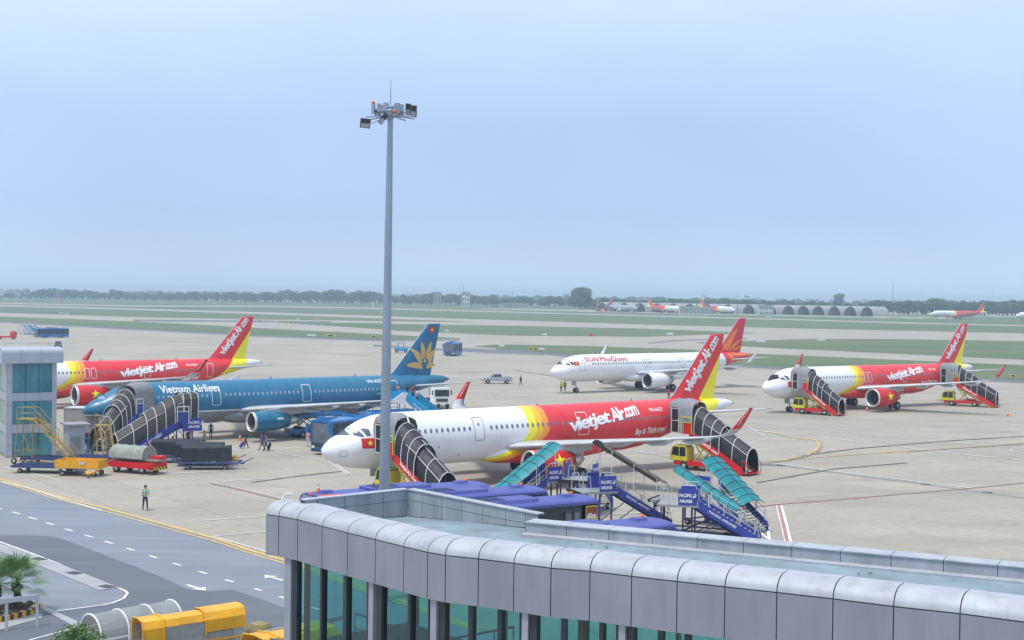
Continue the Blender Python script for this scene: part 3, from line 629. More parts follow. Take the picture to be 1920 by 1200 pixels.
# aircraft local frame: +x aft, -y port (towards the camera), z up
def side(x, z, off=.02): return Vector((x, -fy(x, z, off), z))
def fint(z): return .26-.018*(z-5.5)
def finle(z): return 36.3+(z-6.1)*(41.2-36.3)/5.6
def finte(z): return 41.75+(z-5.9)*(43.1-41.75)/5.9
def finy(x, z):
    a, b = finle(z), finte(z); t = (x-a)/max(.1, b-a); h_ = fint(z)
    return h_*(t/.18 if t < .18 else 1 if t < .5 else max(0, 1-(t-.5)/.5*.93))+.015
def liv_mat(name, kind, x0=18.4):
    m, nt, p = newmat(name); vec, x, y, z = coords(nt); n1 = noisef(nt, vec, .9, 4, None, .3, .7)
    if kind == 'vj':
        dz = (4.35-z).max(0.); d = x-x0+dz*dz*.74
        W = (.83, .84, .85)
        k = mixc(nt, d.gt(0), W, (.93, .83, .02)); k = mixc(nt, d.gt(.85), k, (.93, .50, .0)); k = mixc(nt, d.gt(1.5), k, (.90, .30, .03)); k = mixc(nt, d.gt(2.15), k, (.72, .012, .02))
        s_ = x-z*1.02+((6.1-z).max(0.)*.0); fin = z.gt(6.02)
        dy = s_-(33.65); dfin = x-(z-5.8)*.73-39.6
        yel = dy.gt(0)*(1-fin) + fin*dfin.gt(0)
        k = mixc(nt, yel, k, (.90, .80, .0)); wh = (s_-36.2).gt(0)*z.lt(5.99); k = mixc(nt, wh, k, W)
    elif kind == 'vn':
        k = mixc(nt, z.lt(3.06), (.0, .145, .28), (.74, .76, .78)); k = mixc(nt, z.lt(2.93), k, (.20, .21, .23)); k = mixc(nt, x.gt(31), k, (.0, .145, .28))
    else:
        k = mixc(nt, (x+(z-3)*.35).gt(37.4)*1., (.84, .85, .86), (.66, .02, .05))
    k = mixc(nt, n1*.12, k, (.30, .30, .30))
    g = noisef(nt, vec, 1.2, 6, (.35, 1, 1), .55, .8, 0, .5); lowb = z.lt(2.3); k = mixc(nt, g*lowb, k, (.2, .19, .18))
    # panel butt joints
    fr_ = (x*.39).frac().lt(.006); k = mixc(nt, fr_*.35, k, (.2, .2, .2))
    nt.links.new(k.k, p.inputs['Base Color']); p.inputs['Roughness'].default_value = .4; p.inputs['Coat Weight'].default_value = .12; p.inputs['Coat Roughness'].default_value = .1
    return m
L_vj18, L_vj16, L_vn, L_sun = liv_mat('livery_red_white', 'vj', 18.3), liv_mat('livery_red_white_neo', 'vj', 15.9), liv_mat('livery_blue', 'vn'), liv_mat('livery_white', 'sun')
M_wing = mat('wing_grey', (.50, .52, .54), .35, .1, var=.08, scale=.8, dirt=.1)
M_lip = mat('engine_lip', (.72, .72, .73), .25, .5, var=.05)
M_fan = mat('fan_dark', (.035, .038, .045), .5, .2, var=.3); M_duct = mat('intake_duct_grey', (.13, .135, .145), .5, .2, var=.1)
M_text = mat('white_lettering', (.85, .85, .85), .4, var=.01)
M_tred = mat('red_lettering', (.62, .02, .03), .4, var=.02)
M_gold = mat('gold_emblem', (.62, .40, .12), .4, var=.05)
M_or2 = mat('orange_emblem', (.86, .26, .02), .4, var=.08)
M_star = mat('star_yellow', (.93, .80, .02), .4, var=.02)
M_cabin = mat('cabin_window_glass', (.10, .12, .15), .15, var=.1); M_cabin_l = mat('cabin_window_pale', (.30, .38, .46), .2, var=.1)
M_outline = mat('door_outline_grey', (.33, .34, .36), .5, var=.05)
M_crim = mat('crimson_fin', (.66, .012, .05), .35, var=.08, coat=.3)
M_vnf = mat('fin_blue', (.0, .13, .28), .3, var=.06, coat=.3)
def star5(c, r, f, m_, parent, name='star'):
    mb = MB(); pts = []
    for i in range(10):
        a = math.pi/2+i*math.pi/5; q = r if i % 2 == 0 else r*.4; pts.append(f(c[0]+q*math.cos(a), c[1]+q*math.sin(a)))
    cc = f(*c); mb.add([cc]+pts, [(0, i+1, (i+1) % 10+1) for i in range(10)]); return mb.build(name, m_, parent)
def outline(mb, x0, x1, z0, z1, w_, f, r=.16, n=4):
    cs = [(x1-r, z1-r, 0), (x0+r, z1-r, 1), (x0+r, z0+r, 2), (x1-r, z0+r, 3)]; pts = []
    for cx, cz, q in cs:
        for i in range(n+1):
            a = (q+i/n)*math.pi/2; pts.append((cx, cz, math.cos(a), math.sin(a)))
    # add points on the long vertical edges so that the ring follows the hull
    full = []
    for (a, b) in zip(pts, pts[1:]+pts[:1]):
        full.append(a); dz = b[1]+b[3]*r-(a[1]+a[3]*r)
        if abs(dz) > .6:
            for k in range(1, 6): full.append((a[0]+(b[0]-a[0])*k/6, a[1]+(b[1]-a[1])*k/6, a[2]+(b[2]-a[2])*k/6, a[3]+(b[3]-a[3])*k/6))
    n_ = len(full); vs = [f(cx+ux*r, cz+uz*r) for cx, cz, ux, uz in full]+[f(cx+ux*(r-w_), cz+uz*(r-w_)) for cx, cz, ux, uz in full]
    mb.add(vs, [(i, (i+1) % n_, n_+(i+1) % n_, n_+i) for i in range(n_)])
def airfoil(le, te, y, z, th, ang=0):
    """section ring at span y; le, te: x ; th: thickness"""
    pr = [(0, 0), (.03, .45), (.15, .85), (.35, 1), (.65, .62), (1, .04), (.65, -.42), (.35, -.72), (.12, -.62), (.03, -.35)]
    return [Vector((le+(te-le)*a, y, z+th/2*b)) for a, b in pr]
def engine(par, s, neo, m_nac, star):
    zc, r, x0, L_ = (1.95, 1.27, 14.9, 4.4) if neo else (2.05, 1.04, 15.15, 4.3); y = 5.75*s
    e = MB(); e.lathe([(.42, r*.83), (.14, r*.93), (.25, r*.972), (1.2, r), (2.2, r*.985), (3.2, r*.88), (L_, r*.70), (L_, r*.62)], (x0, y, zc), n=32); en = e.build('engine_nacelle', m_nac, par)
    e = MB(); e.lathe([(.16, r*.82), (.02, r*.88), (-.02, r*.92), (.03, r*.96), (.14, r*.978), (.26, r*.972)], (x0, y, zc), n=32); e.build('intake_lip', M_lip, en); e = MB(); e.lathe([(1.1, r*.72), (.5, r*.76), (.17, r*.819)], (x0, y, zc), n=32); e.build('intake_duct', M_duct, en)
    e = MB(); e.lathe([(.98, r*.76), (1.0, .01)], (x0, y, zc), n=28)
    for k in range(20):
        a = k*math.pi/10; p0 = Vector((x0+.93, y+.28*math.cos(a), zc+.28*math.sin(a))); p1 = Vector((x0+.9, y+r*.72*math.cos(a+.22), zc+r*.72*math.sin(a+.22))); e.bar(p0, p1, .04, .12, 1)
    e.build('fan', [M_black, M_fan], en)
    e = MB(); e.lathe([(.55, .02), (.7, .14), (.95, .28)], (x0, y, zc), n=16); e.build('spinner', M_fan, en)
    e = MB(); e.lathe([(L_-.1, r*.55), (L_+.45, r*.48), (L_+1.0, r*.36), (L_+1.0, .3), (L_+1.5, .05)], (x0, y, zc), n=24); e.build('exhaust_nozzle', M_alu if not neo else M_steel, en)
    e = MB(); zt = 3.35
    e.loft([[Vector((x0+a, y+b*w_, c)) for b, c in ((-1, z0), (-1, z1), (1, z1), (1, z0))] for a, w_, z0, z1 in ((.9, .06, zc+r*.9, zc+r*1.0), (2.2, .19, zc+r*.8, zt-.1), (4.2, .2, zc+r*.5, zt+.05), (6.5, .12, zt-.55, zt))], sm=False); e.build('pylon', M_wing, par)
    if star:
        ex = x0+2.4; az = .15
        def f(u, v):
            a = v/r; return Vector((x0+2.35+u, y+s*(-0)*0-(r*1.0+.035)*math.cos(a+az), zc+(r+.035)*math.sin(a+az)))
        star5((0, 0), .62, f, M_star, en)
def gear(par, x, y, r, wd, gap, dual=.5, zt=2.4, fwd=.3):
    g = MB(); g.tube((x, y, r), (x-fwd*.2, y, zt), .12 if r > .5 else .085, n=10); g.tube((x, y-gap, r), (x, y+gap, r), .08); g.bar((x, y, r+.5), (x-fwd*2.2, y, zt), .07); g.bar((x+.1, y, r+.3), (x+.35, y, r+.9), .05); g.box((x-.1, y*1.09 if abs(y) > 1 else y+.35, zt-.35), (.8 if r > .5 else .9, .05, .9)); o = g.build('landing_gear', M_lgrey, par)
    for s in (-1, 1):
        w_ = MB(); w_.lathe([(-wd/2, r*.5), (-wd/2, r*.9), (-wd*.3, r), (wd*.3, r), (wd/2, r*.9), (wd/2, r*.5)], (x, y+s*gap, r), 'Y', 20); t = w_.build('tyre', M_black, o)
        w_ = MB(); w_.lathe([(-wd*.42, .02), (-wd*.42, r*.5), (wd*.42, r*.5), (wd*.42, .02)], (x, y+s*gap, r), 'Y', 14); w_.build('rim', M_lgrey, o)
M_lipb = M_lip
def airliner(key, label, pos, a, kind, neo, sharklet, m_f, far=False, doors='ceo', hideD=(), group=None):
    t = thing('airliner', label, 'airliner', (pos[0], pos[1], terr(pos[1])), a, group)
    xs = [0, .05, .12, .25, .4, .7, 1, 1.4, 1.8, 2.2, 2.6, 3, 3.4, 4, 4.5, 5, 6, 7, 12, 18, 24, 30, 31, 32, 33.5, 35, 36.5, 38, 39.5, 41, 42.5, 43.5, 44.2]
    n = 24 if far else 48; mb = MB(); rr = []
    for x in xs:
        tp, bt, h_ = itp(_top, x), itp(_bot, x), max(itp(_hw, x), .01); zc, rz = (tp+bt)/2, max((tp-bt)/2, .01); rr.append([Vector((x, h_*math.cos(i*2*math.pi/n), zc+rz*math.sin(i*2*math.pi/n))) for i in range(n)])
    mb.loft([list(reversed(r)) for r in rr]); body = mb.build('fuselage', m_f, t)
    mb = MB(); rr = []
    for x, hw_, zb, zt_ in ((14.0, .5, 2.0, 2.3), (14.8, 1.5, 1.72, 2.7), (16, 2.02, 1.52, 3.05), (18, 2.2, 1.45, 3.2), (22, 2.2, 1.45, 3.15), (25, 1.95, 1.55, 2.9), (27, 1.3, 1.68, 2.5), (28.3, .4, 1.8, 2.1)):
        zc, rz = (zb+zt_)/2, (zt_-zb)/2; rr.append([Vector((x, math.copysign(abs(math.cos(i*2*math.pi/24))**.7, math.cos(i*2*math.pi/24))*hw_, zc+math.copysign(abs(math.sin(i*2*math.pi/24))**.8, math.sin(i*2*math.pi/24))*rz)) for i in range(24)])
    mb.loft([list(reversed(r)) for r in rr]); mb.build('belly_fairing', m_f, t)
    w_paint = m_f
    for s in (-1, 1):
        mb = MB(); secs = [(1.2, 15.6, 23.0, 2.82, .95), (2.2, 16.35, 23.0, 2.95, .85), (6.4, 18.65, 23.35, 3.42, .58), (11.5, 21.3, 24.5, 3.98, .36), (16.6, 23.95, 25.75, 4.55, .2)]
        mb.loft([airfoil(a_, b_, y*s, z_, th) for y, a_, b_, z_, th in secs]); wg = mb.build('wing', M_wing, t)
        mb = MB()
        if sharklet:
            sec = [(16.6, 23.95, 25.75, 4.55, .2), (17.05, 24.35, 25.85, 4.66, .16), (17.42, 24.8, 26.05, 4.88, .14), (17.62, 25.15, 26.25, 5.2, .12), (17.76, 25.55, 26.5, 5.6, .11), (18.0, 26.75, 27.2, 6.78, .06)]
            rr = []
            for i, (y, a_, b_, z_, th) in enumerate(sec):
                tl = [0, .35, .9, 1.2, 1.35, 1.42][i]; rr.append([Vector((a_+(b_-a_)*u, (y-math.sin(tl)*th/2*v)*s, z_+math.cos(tl)*th/2*v)) for u, v in [(0, 0), (.15, .85), (.5, .9), (1, .04), (.5, -.7), (.12, -.62)]])
            mb.loft(rr[:4]); mb.build('sharklet_root', M_wing, wg); mb = MB(); mb.loft(rr[3:]); mb.build('sharklet', {'vj': M_red, 'sun': M_white}.get(kind, M_white), wg)
        else:
            mb.loft([[Vector((x, (17.0+q)*s, z)) for x, z in ((24.6, 4.6), (25.9, 5.35), (26.5, 5.3), (26.2, 4.6), (26.4, 4.1), (25.7, 4.15))] for q in (0, .08)], sm=False); mb.build('wingtip_fence', M_white, wg)
            mb = MB(); mb.loft([airfoil(23.9, 25.8, 16.5*s, 4.55, .2), airfoil(24.2, 25.9, 17.0*s, 4.6, .16)]); mb.build('wing_tip', M_wing, wg)
        for y in (7.6, 11.3, 14.6):
            mb = MB(); z_ = 3.42+(y-6.4)*.11; xt = 23.35+(y-6.4)*.235; mb.loft([[Vector((xt+a_, y*s+.2*q*math.cos(i*math.pi/5), z_-.16-dz+.22*q*math.sin(i*math.pi/5))) for i in range(10)] for a_, q, dz in ((-2.4, .1, 0), (-1.5, .9, .12), (-.2, 1, .15), (.7, .6, .02), (1.3, .08, -.1))]); mb.build('flap_fairing', M_wing, wg)
        mb = MB(); mb.loft([airfoil(38.2, 42.2, .5*s, 4.65, .4), airfoil(38.9, 42.4, 1.6*s, 4.78, .32), airfoil(42.0, 43.2, 6.2*s, 5.28, .12)]); mb.build('tailplane', M_wing, t)
        engine(t, s, neo, {'vj': M_red, 'vn': M_vnengine, 'sun': M_white}[kind], kind == 'vj' and not far and s < 0)
        gear(t, 21.95, 3.8*s, .58, .42, .46)
    gear(t, 5.07, 0, .38, .22, .25, zt=1.95)
    # fin
    mb = MB(); rr = []
    for z in (5.7, 6.1, 7.2, 8.5, 10, 11.2, 11.62):
        a_, b_, h_ = finle(z), finte(z), fint(z); 
        if z < 6: a_ = 35.2
        rr.append([Vector((a_+(b_-a_)*u, h_*v, z)) for u, v in ((0, 0), (.18, 1), (.5, 1), (1, .05), (1, -.05), (.5, -1), (.18, -1))])
    a_, b_ = finle(11.72)+.25, finte(11.76); rr.append([Vector((a_+(b_-a_)*u, .1*v, 11.78)) for u, v in ((0, 0), (.18, 1), (.5, 1), (1, .05), (1, -.05), (.5, -1), (.18, -1))])
    mb.loft([list(reversed(r)) for r in rr], sm=False)
    fin = mb.build('tail_fin', {'vj': m_f, 'vn': M_vnf, 'sun': M_crim}[kind], t)
    mb = MB(); mb.loft([[Vector((finle(z)-.03+q, w_, z)) for q, w_ in ((0, 0), (.10, .05+.0), (.10, -.05))] for z in (6.2, 11.6)], sm=False); mb.build('leading_edge_strip', M_alu, fin)
    mb = MB(); mb.lathe([(0, .16), (.25, .14), (.28, .09), (.1, .07)], (44.15, 0, 5.33), n=12); mb.build('exhaust_nozzle', M_steel, t)
    # windows
    f = lambda u, v: side(u, v)
    mb = MB(); zz = 4.6
    wins = [7.0+.533*k for k in range(53)]
    for x in wins:
        if x > 34.6 or any(a_ < x < b_ for a_, b_ in ({'ceo': ((12.6, 14.1), (23.35, 25.1)), 'vn': ((12.7, 14.0), (23.3, 25.1)), 'neo': ((18.2, 18.3), (25.7, 27.1))}[doors])): continue
        for s in (1, -1):
            pts = []
            for i in range(8):
                q = (i+.5)*math.pi/4; p_ = side(x+.125*math.cos(q), zz+.18*math.sin(q), .016); pts.append(Vector((p_.x, p_.y*s, p_.z)))
            mb.sheet(pts if s > 0 else pts[::-1])
    mb.build('cabin_windows', M_cabin_l if kind == 'vn' else M_cabin if kind == 'sun' else mat('cabin_window_grey', (.17, .19, .23), .2, var=.1), body, kind='stuff')
    # cockpit
    panes = [[(.98, 4.42), (1.55, 4.98), (2.06, 5.02), (2.0, 4.50)], [(2.10, 4.50), (2.16, 5.03), (2.52, 5.06), (2.88, 4.42), (2.78, 4.36)], [(3.0, 4.40), (2.72, 4.98), (2.98, 5.06), (3.34, 4.98), (3.36, 4.45)]]
    if neo and kind == 'vj':
        q = [(.80, 4.30), (1.5, 5.03), (2.6, 5.12), (3.2, 4.98), (3.5, 4.6), (3.4, 4.33), (2.6, 4.30)]
        for s in (1, -1):
            mb = MB(); c = Vector((2.2, 0, 4.68)); pp = [side(x, z, .012) for x, z in q]; c = side(2.2, 4.68, .02); mb.add([Vector((v.x, v.y*s, v.z)) for v in [c]+pp], [(0, i+1, (i+1) % 7+1) for i in range(7)]); mb.build('cockpit_mask', M_black, body)
    for q in panes:
        for s in (1, -1):
            mb = MB(); c = (sum(v[0] for v in q)/len(q), sum(v[1] for v in q)/len(q)); k_ = .85
            rim = []
            for (x1, z1), (x2, z2) in zip(q, q[1:]+q[:1]):
                for u in (0, .34, .67): rim.append((c[0]+(x1+(x2-x1)*u-c[0])*k_, c[1]+(z1+(z2-z1)*u-c[1])*k_))
            vs = [side(*c, .035)]+[side(x, z, .03) for x, z in rim]; m_ = len(rim); mb.add([Vector((v.x, v.y*s, v.z)) for v in vs], [(0, i+1, (i+1) % m_+1) for i in range(m_)]); mb.build('cockpit_window', M_cockpit if kind != 'vn' else M_cabin_l, body)
    # doors
    oc = M_outline if kind == 'sun' else M_text
    DD = {'ceo': [(4.25, 5.1, 3.45, 5.35), (12.75, 13.75, 3.62, 5.45), (23.55, 24.75, 3.52, 5.4), (35.25, 36.15, 3.5, 5.4)], 'vn': [(4.25, 5.1, 3.45, 5.35), (12.85, 13.85, 3.55, 5.45), (23.5, 24.6, 3.55, 5.35), (34.9, 36.1, 3.55, 5.45)], 'neo': [(4.25, 5.3, 3.5, 5.4), (17.8, 18.5, 3.8, 5.15), (18.72, 19.42, 3.8, 5.15), (25.95, 26.85, 3.6, 5.2), (35.2, 36.15, 3.5, 5.4)]}[doors]
    for i, (x0_, x1_, z0_, z1_) in enumerate(DD):
        if i in hideD or far: continue
        mb = MB(); mb_m = oc if not (kind == 'vj' and x1_ < 17.5) else M_outline
        outline(mb, x0_, x1_, z0_, z1_, .055, f); d = mb.build('door', mb_m, body)
        mb = MB(); c = ((x0_+x1_)/2, z1_-.55); mb.sheet([side(c[0]+.09*math.cos(k*math.pi/3), c[1]+.13*math.sin(k*math.pi/3), .02) for k in range(6)]); mb.build('door_window', M_cabin, d)
    if not far:
        mb = MB()
        for x, z in ((9.5, 1.9), (28.5, 1.9)): mb.add([Vector((x, .03, itp(_bot, x)-.3)), Vector((x+.35, 0, itp(_bot, x)+.02)), Vector((x, 0, itp(_bot, x)+.02)), Vector((x, -.03, itp(_bot, x)-.3))], [(0, 1, 2), (3, 2, 1), (0, 2, 3), (0, 3, 1)])
        for x in (8.2, 20.5, 31.2)[:3]: mb.add([Vector((x+.2, .02, 6.25)), Vector((x+.35, 0, 5.97)), Vector((x, 0, 5.97)), Vector((x+.2, -.02, 6.25)), Vector((x+.30, 0, 6.25))], [(0, 1, 2), (3, 2, 1), (0, 3, 2), (0, 4, 1), (4, 3, 1)])
        mb.build('antennas', M_lgrey, body, kind='stuff')
        mb = MB()
        for x, z in ((3.0, 3.6), (5.9, 3.0), (7.7, 2.7), (11.5, 2.55), (9.3, 3.3)): mb.sheet([side(x+.07*math.cos(k), z+.07*math.sin(k), .012) for k in range(6)])
        mb.build('sensor_ports', M_dark, body)
    return t, body, fin
M_vnengine = mat('engine_blue', (.0, .14, .26), .3, var=.06, coat=.3)
M_cockpit = mat('cockpit_glass', (.12, .155, .20), .1, var=.2)
def vj_text(body, fin, reg, slogan=True, word=True):
    def fw_(u, v):   # rising wordmark
        k = 1-.10*u/8.2; return side(22.62+u-v*.03, 3.86+u*.135+v*k, .03)
    o1 = lettering('vietjet', 4.75, lambda u, v: fw_(u, v*1.0), M_text, body, bold=.028, cut=.16, spacing=.86, height=1.02)
    o2 = lettering('AIr', 1.62, lambda u, v: fw_(u+4.85, v-.05), M_text, body, bold=.035, cut=.16, spacing=.82, height=1.12)
    o3 = lettering('.com', 1.75, lambda u, v: fw_(u+6.45, v+.02), M_text, body, bold=.03, cut=.16, spacing=.85, height=.80)
    lettering(reg, 1.7, lambda u, v: side(32.1+u if reg else 0, 5.12+v, .03), M_text, body, bold=.01, cut=.1, height=.30)
    if slogan: lettering('Bay l\u00e0 Th\u00edch ngay!', 3.9, lambda u, v: side(30.1+u, 3.22+v+u*.03, .03), M_text, body, bold=.02, shear=.25, cut=.15, height=.52)
    ux, uz = math.cos(R_(50.5)), math.sin(R_(50.5))
    def ff(u, v):
        x = 38.25+u*ux-v*uz; z = 6.35+u*uz+v*ux; return Vector((x, -finy(x, z)-.02, z))
    lettering('vietjet', 3.62, ff, M_text, fin, bold=.03, cut=.2, spacing=.86, height=.92)
    lettering('AIr', 1.22, lambda u, v: ff(u+3.68, v), M_text, fin, bold=.035, cut=.2, spacing=.82, height=.98)
    lettering('.com', 1.45, lambda u, v: ff(u+4.92, v), M_text, fin, bold=.03, cut=.2, spacing=.85, height=.72)
def flag(body, x, z, w_, h_):
    mb = MB(); ps = [side(x+w_*i/4, z+h_*j/3, .02) for j in range(4) for i in range(5)]; mb.add(ps, [(j*5+i, j*5+i+1, (j+1)*5+i+1, (j+1)*5+i) for j in range(3) for i in range(4)]); o = mb.build('flag', M_red, body)
    star5((x+w_/2, z+h_/2), h_*.33, lambda u, v: side(u, v, .035), M_star, o)
def sharktext(t, inner=False):
    for wg in [c for c in kids(t) if c.name.startswith('wing')]:
        s = 1 if wg.data.vertices[0].co.y > 0 else -1
        def f(u, v):
            tt = u/1.6; x = 25.75+u*.66-v*.5; z = 5.42+u*.80+v*.2; y = 17.72+.22*tt; return Vector((x, s*y-(.085 if s > 0 else .07), z))
        if s < 0: f2 = lambda u, v: (lambda p: Vector((p.x, p.y, p.z)))(f(u, v))
        lettering('vietjetAIr.com', 1.45, f, M_text, wg, bold=.02, height=.24)
# A: nearest
tA, bA, fA = airliner('A', 'nearest red and white airliner with covered stairs at its front and rear doors', (-14.013, 105.678), .672, 'vj', False, True, L_vj18, doors='ceo', hideD=(0, 3))
vj_text(bA, fA, 'VN-A677'); sharktext(tA); flag(bA, 2.55, 3.55, 1.25, .75)
mb = MB(); outline(mb, .95, 1.5, 2.95, 3.42, .035, lambda u, v: side(u, v, .02), r=.05); mb.build('hatch', M_outline, bA)
tB, bB, fB = airliner('B', 'all white airliner with crimson and orange flower tail standing alone far across the apron', (6.157, 221.945), .643, 'sun', True, True, L_sun, doors='neo')
tC, bC, fC = airliner('C', 'red and white airliner with black cockpit mask on the right side of the apron', (33.26, 188.21), .625, 'vj', True, True, L_vj16, doors='neo', hideD=(0, 4))
vj_text(bC, fC, 'VN-A526'); sharktext(tC); flag(bC, 3.0, 3.5, 1.15, .72)
tD, bD, fD = airliner('D', 'teal blue airliner with gold lotus tail at left centre', (-41.606, 138.456), .689, 'vn', False, False, L_vn, doors='vn', hideD=(0,))
tE, bE, fE = airliner('E', 'red and white airliner partly hidden behind the blue one at the left', (-70.018, 173.656), .674, 'vj', True, True, L_vj16, doors='neo', hideD=(0,))
vj_text(bE, fE, 'VN-A539'); sharktext(tE)
# blue airliner marks
lettering('Vietnam Airlines', 6.55, lambda u, v: side(7.35+u, 4.98+v, .03), M_text, bD, bold=.012, cut=.14, height=.72)
lettering('VN-A327', 2.3, lambda u, v: side(32.0+u, 5.28+v, .03), M_text, bD, bold=.012, cut=.12, height=.33)
lettering('LAMSON', 1.5, lambda u, v: side(32.9+u, 4.0+v, .03), M_text, bD, bold=.01, cut=.12, height=.16)
def petal(name, c0, c1, wd, m_, par, f, bend=0, n=12, base=.25):
    """leaf shape from c0 to c1, wd wide, bent sideways"""
    mb = MB(); a, b = Vector((c0[0], c0[1])), Vector((c1[0], c1[1])); d = b-a; L = d.length; d.normalize(); nn = Vector((-d.y, d.x)); le, ri, mi_ = [], [], []
    for i in range(n+1):
        t = i/n; q = math.sin(math.pi*min(1, (t*(1-base)+base)))**.8*(1-.15*t) if t < .999 else 0; o = bend*math.sin(math.pi*t)
        c = a+d*(L*t)+nn*o; le.append(c+nn*wd/2*q); ri.append(c-nn*wd/2*q); mi_.append(c)
    vs = [f(*v) for v in le]+[f(*v) for v in mi_]+[f(*v) for v in ri]; k = n+1
    mb.add(vs, [(i, i+1, k+i+1, k+i) for i in range(n)]+[(k+i, k+i+1, 2*k+i+1, 2*k+i) for i in range(n)]); return mb.build(name, m_, par)
fl = lambda u, v: Vector((u, -finy(u, v)-.012, v))
for c0, c1, wd, bd in (((40.62, 7.75), (40.25, 9.8), .70, -.08), ((41.15, 7.7), (41.8, 9.8), .70, .08), ((40.3, 7.2), (38.85, 8.9), .80, -.22), ((41.5, 7.2), (42.5, 8.9), .72, .2), ((40.5, 6.75), (38.1, 7.0), .74, -.18), ((41.1, 6.75), (42.4, 7.0), .70, .16)):
    petal('lotus_petal', c0, c1, wd, M_gold, fD, fl, bd, base=.12)
mb = MB(); mb.sheet([fl(40.83+.22*math.cos(k*.524), 7.5+.22*math.sin(k*.524)) for k in range(12)]); mb.v = [(a, b-.01, c) for a, b, c in mb.v]; mb.build('lotus_centre', M_gold, fD)
mb = MB(); mb.sheet([fl(41.35, 10.75), fl(42.2, 10.75), fl(42.25, 11.4), fl(41.4, 11.4)]); o = mb.build('flag', M_red, fD); star5((41.8, 11.07), .24, lambda u, v: fl(u, v)+Vector((0, -.012, 0)), M_star, o)
mb = MB(); e0 = (15.15, -5.75, 2.05)
mb.sheet([Vector((17.6+u, -5.75-1.04-.035, 2.25+v)) for u, v in ((0, 0), (.75, 0), (.75, .22), (0, .22))]); mb.build('engine_label', M_text, tD)
mb = MB(); outline(mb, 2.9, 3.3, 3.25, 3.6, .04, lambda u, v: side(u, v, .02), r=.05); mb.build('hatch', M_text, bD)
# white airliner marks
lettering('SUN', 2.7, lambda u, v: side(5.65+u, 5.0+v, .03), M_tred, bB, bold=.02, spacing=1.05, cut=.14, height=.62)
lettering('PhuQuoc', 5.7, lambda u, v: side(8.75+u, 5.02+v, .03), M_tred, bB, bold=.018, spacing=1.05, cut=.14, height=.66)
flag(bB, 3.35, 4.42, .95, .55)
fB_ = lambda u, v: Vector((u, -finy(u, v)-.012, v)) if v > 5.95 else side(u, v, .02)
for c0, c1, wd, bd in (((38.2, 6.3), (40.9, 10.1), 1.15, .25), ((38.9, 6.25), (42.3, 8.2), .62, .2), ((39.7, 6.2), (42.3, 6.9), .42, .1), ((37.6, 6.2), (38.3, 7.6), .5, .1)):
    petal('flower_petal', c0, c1, wd, M_or2, fB, fB_, bd, base=.08)
for c0, c1, wd, bd in (((38.8, 5.7), (41.9, 5.35), .5, .1), ((37.9, 5.8), (39.0, 3.75), .8, .2), ((39.5, 5.6), (43.4, 5.45), .35, .0)):
    petal('flower_petal', c0, c1, wd, M_or2, bB, lambda u, v: side(u, v, .02), bd, base=.08)
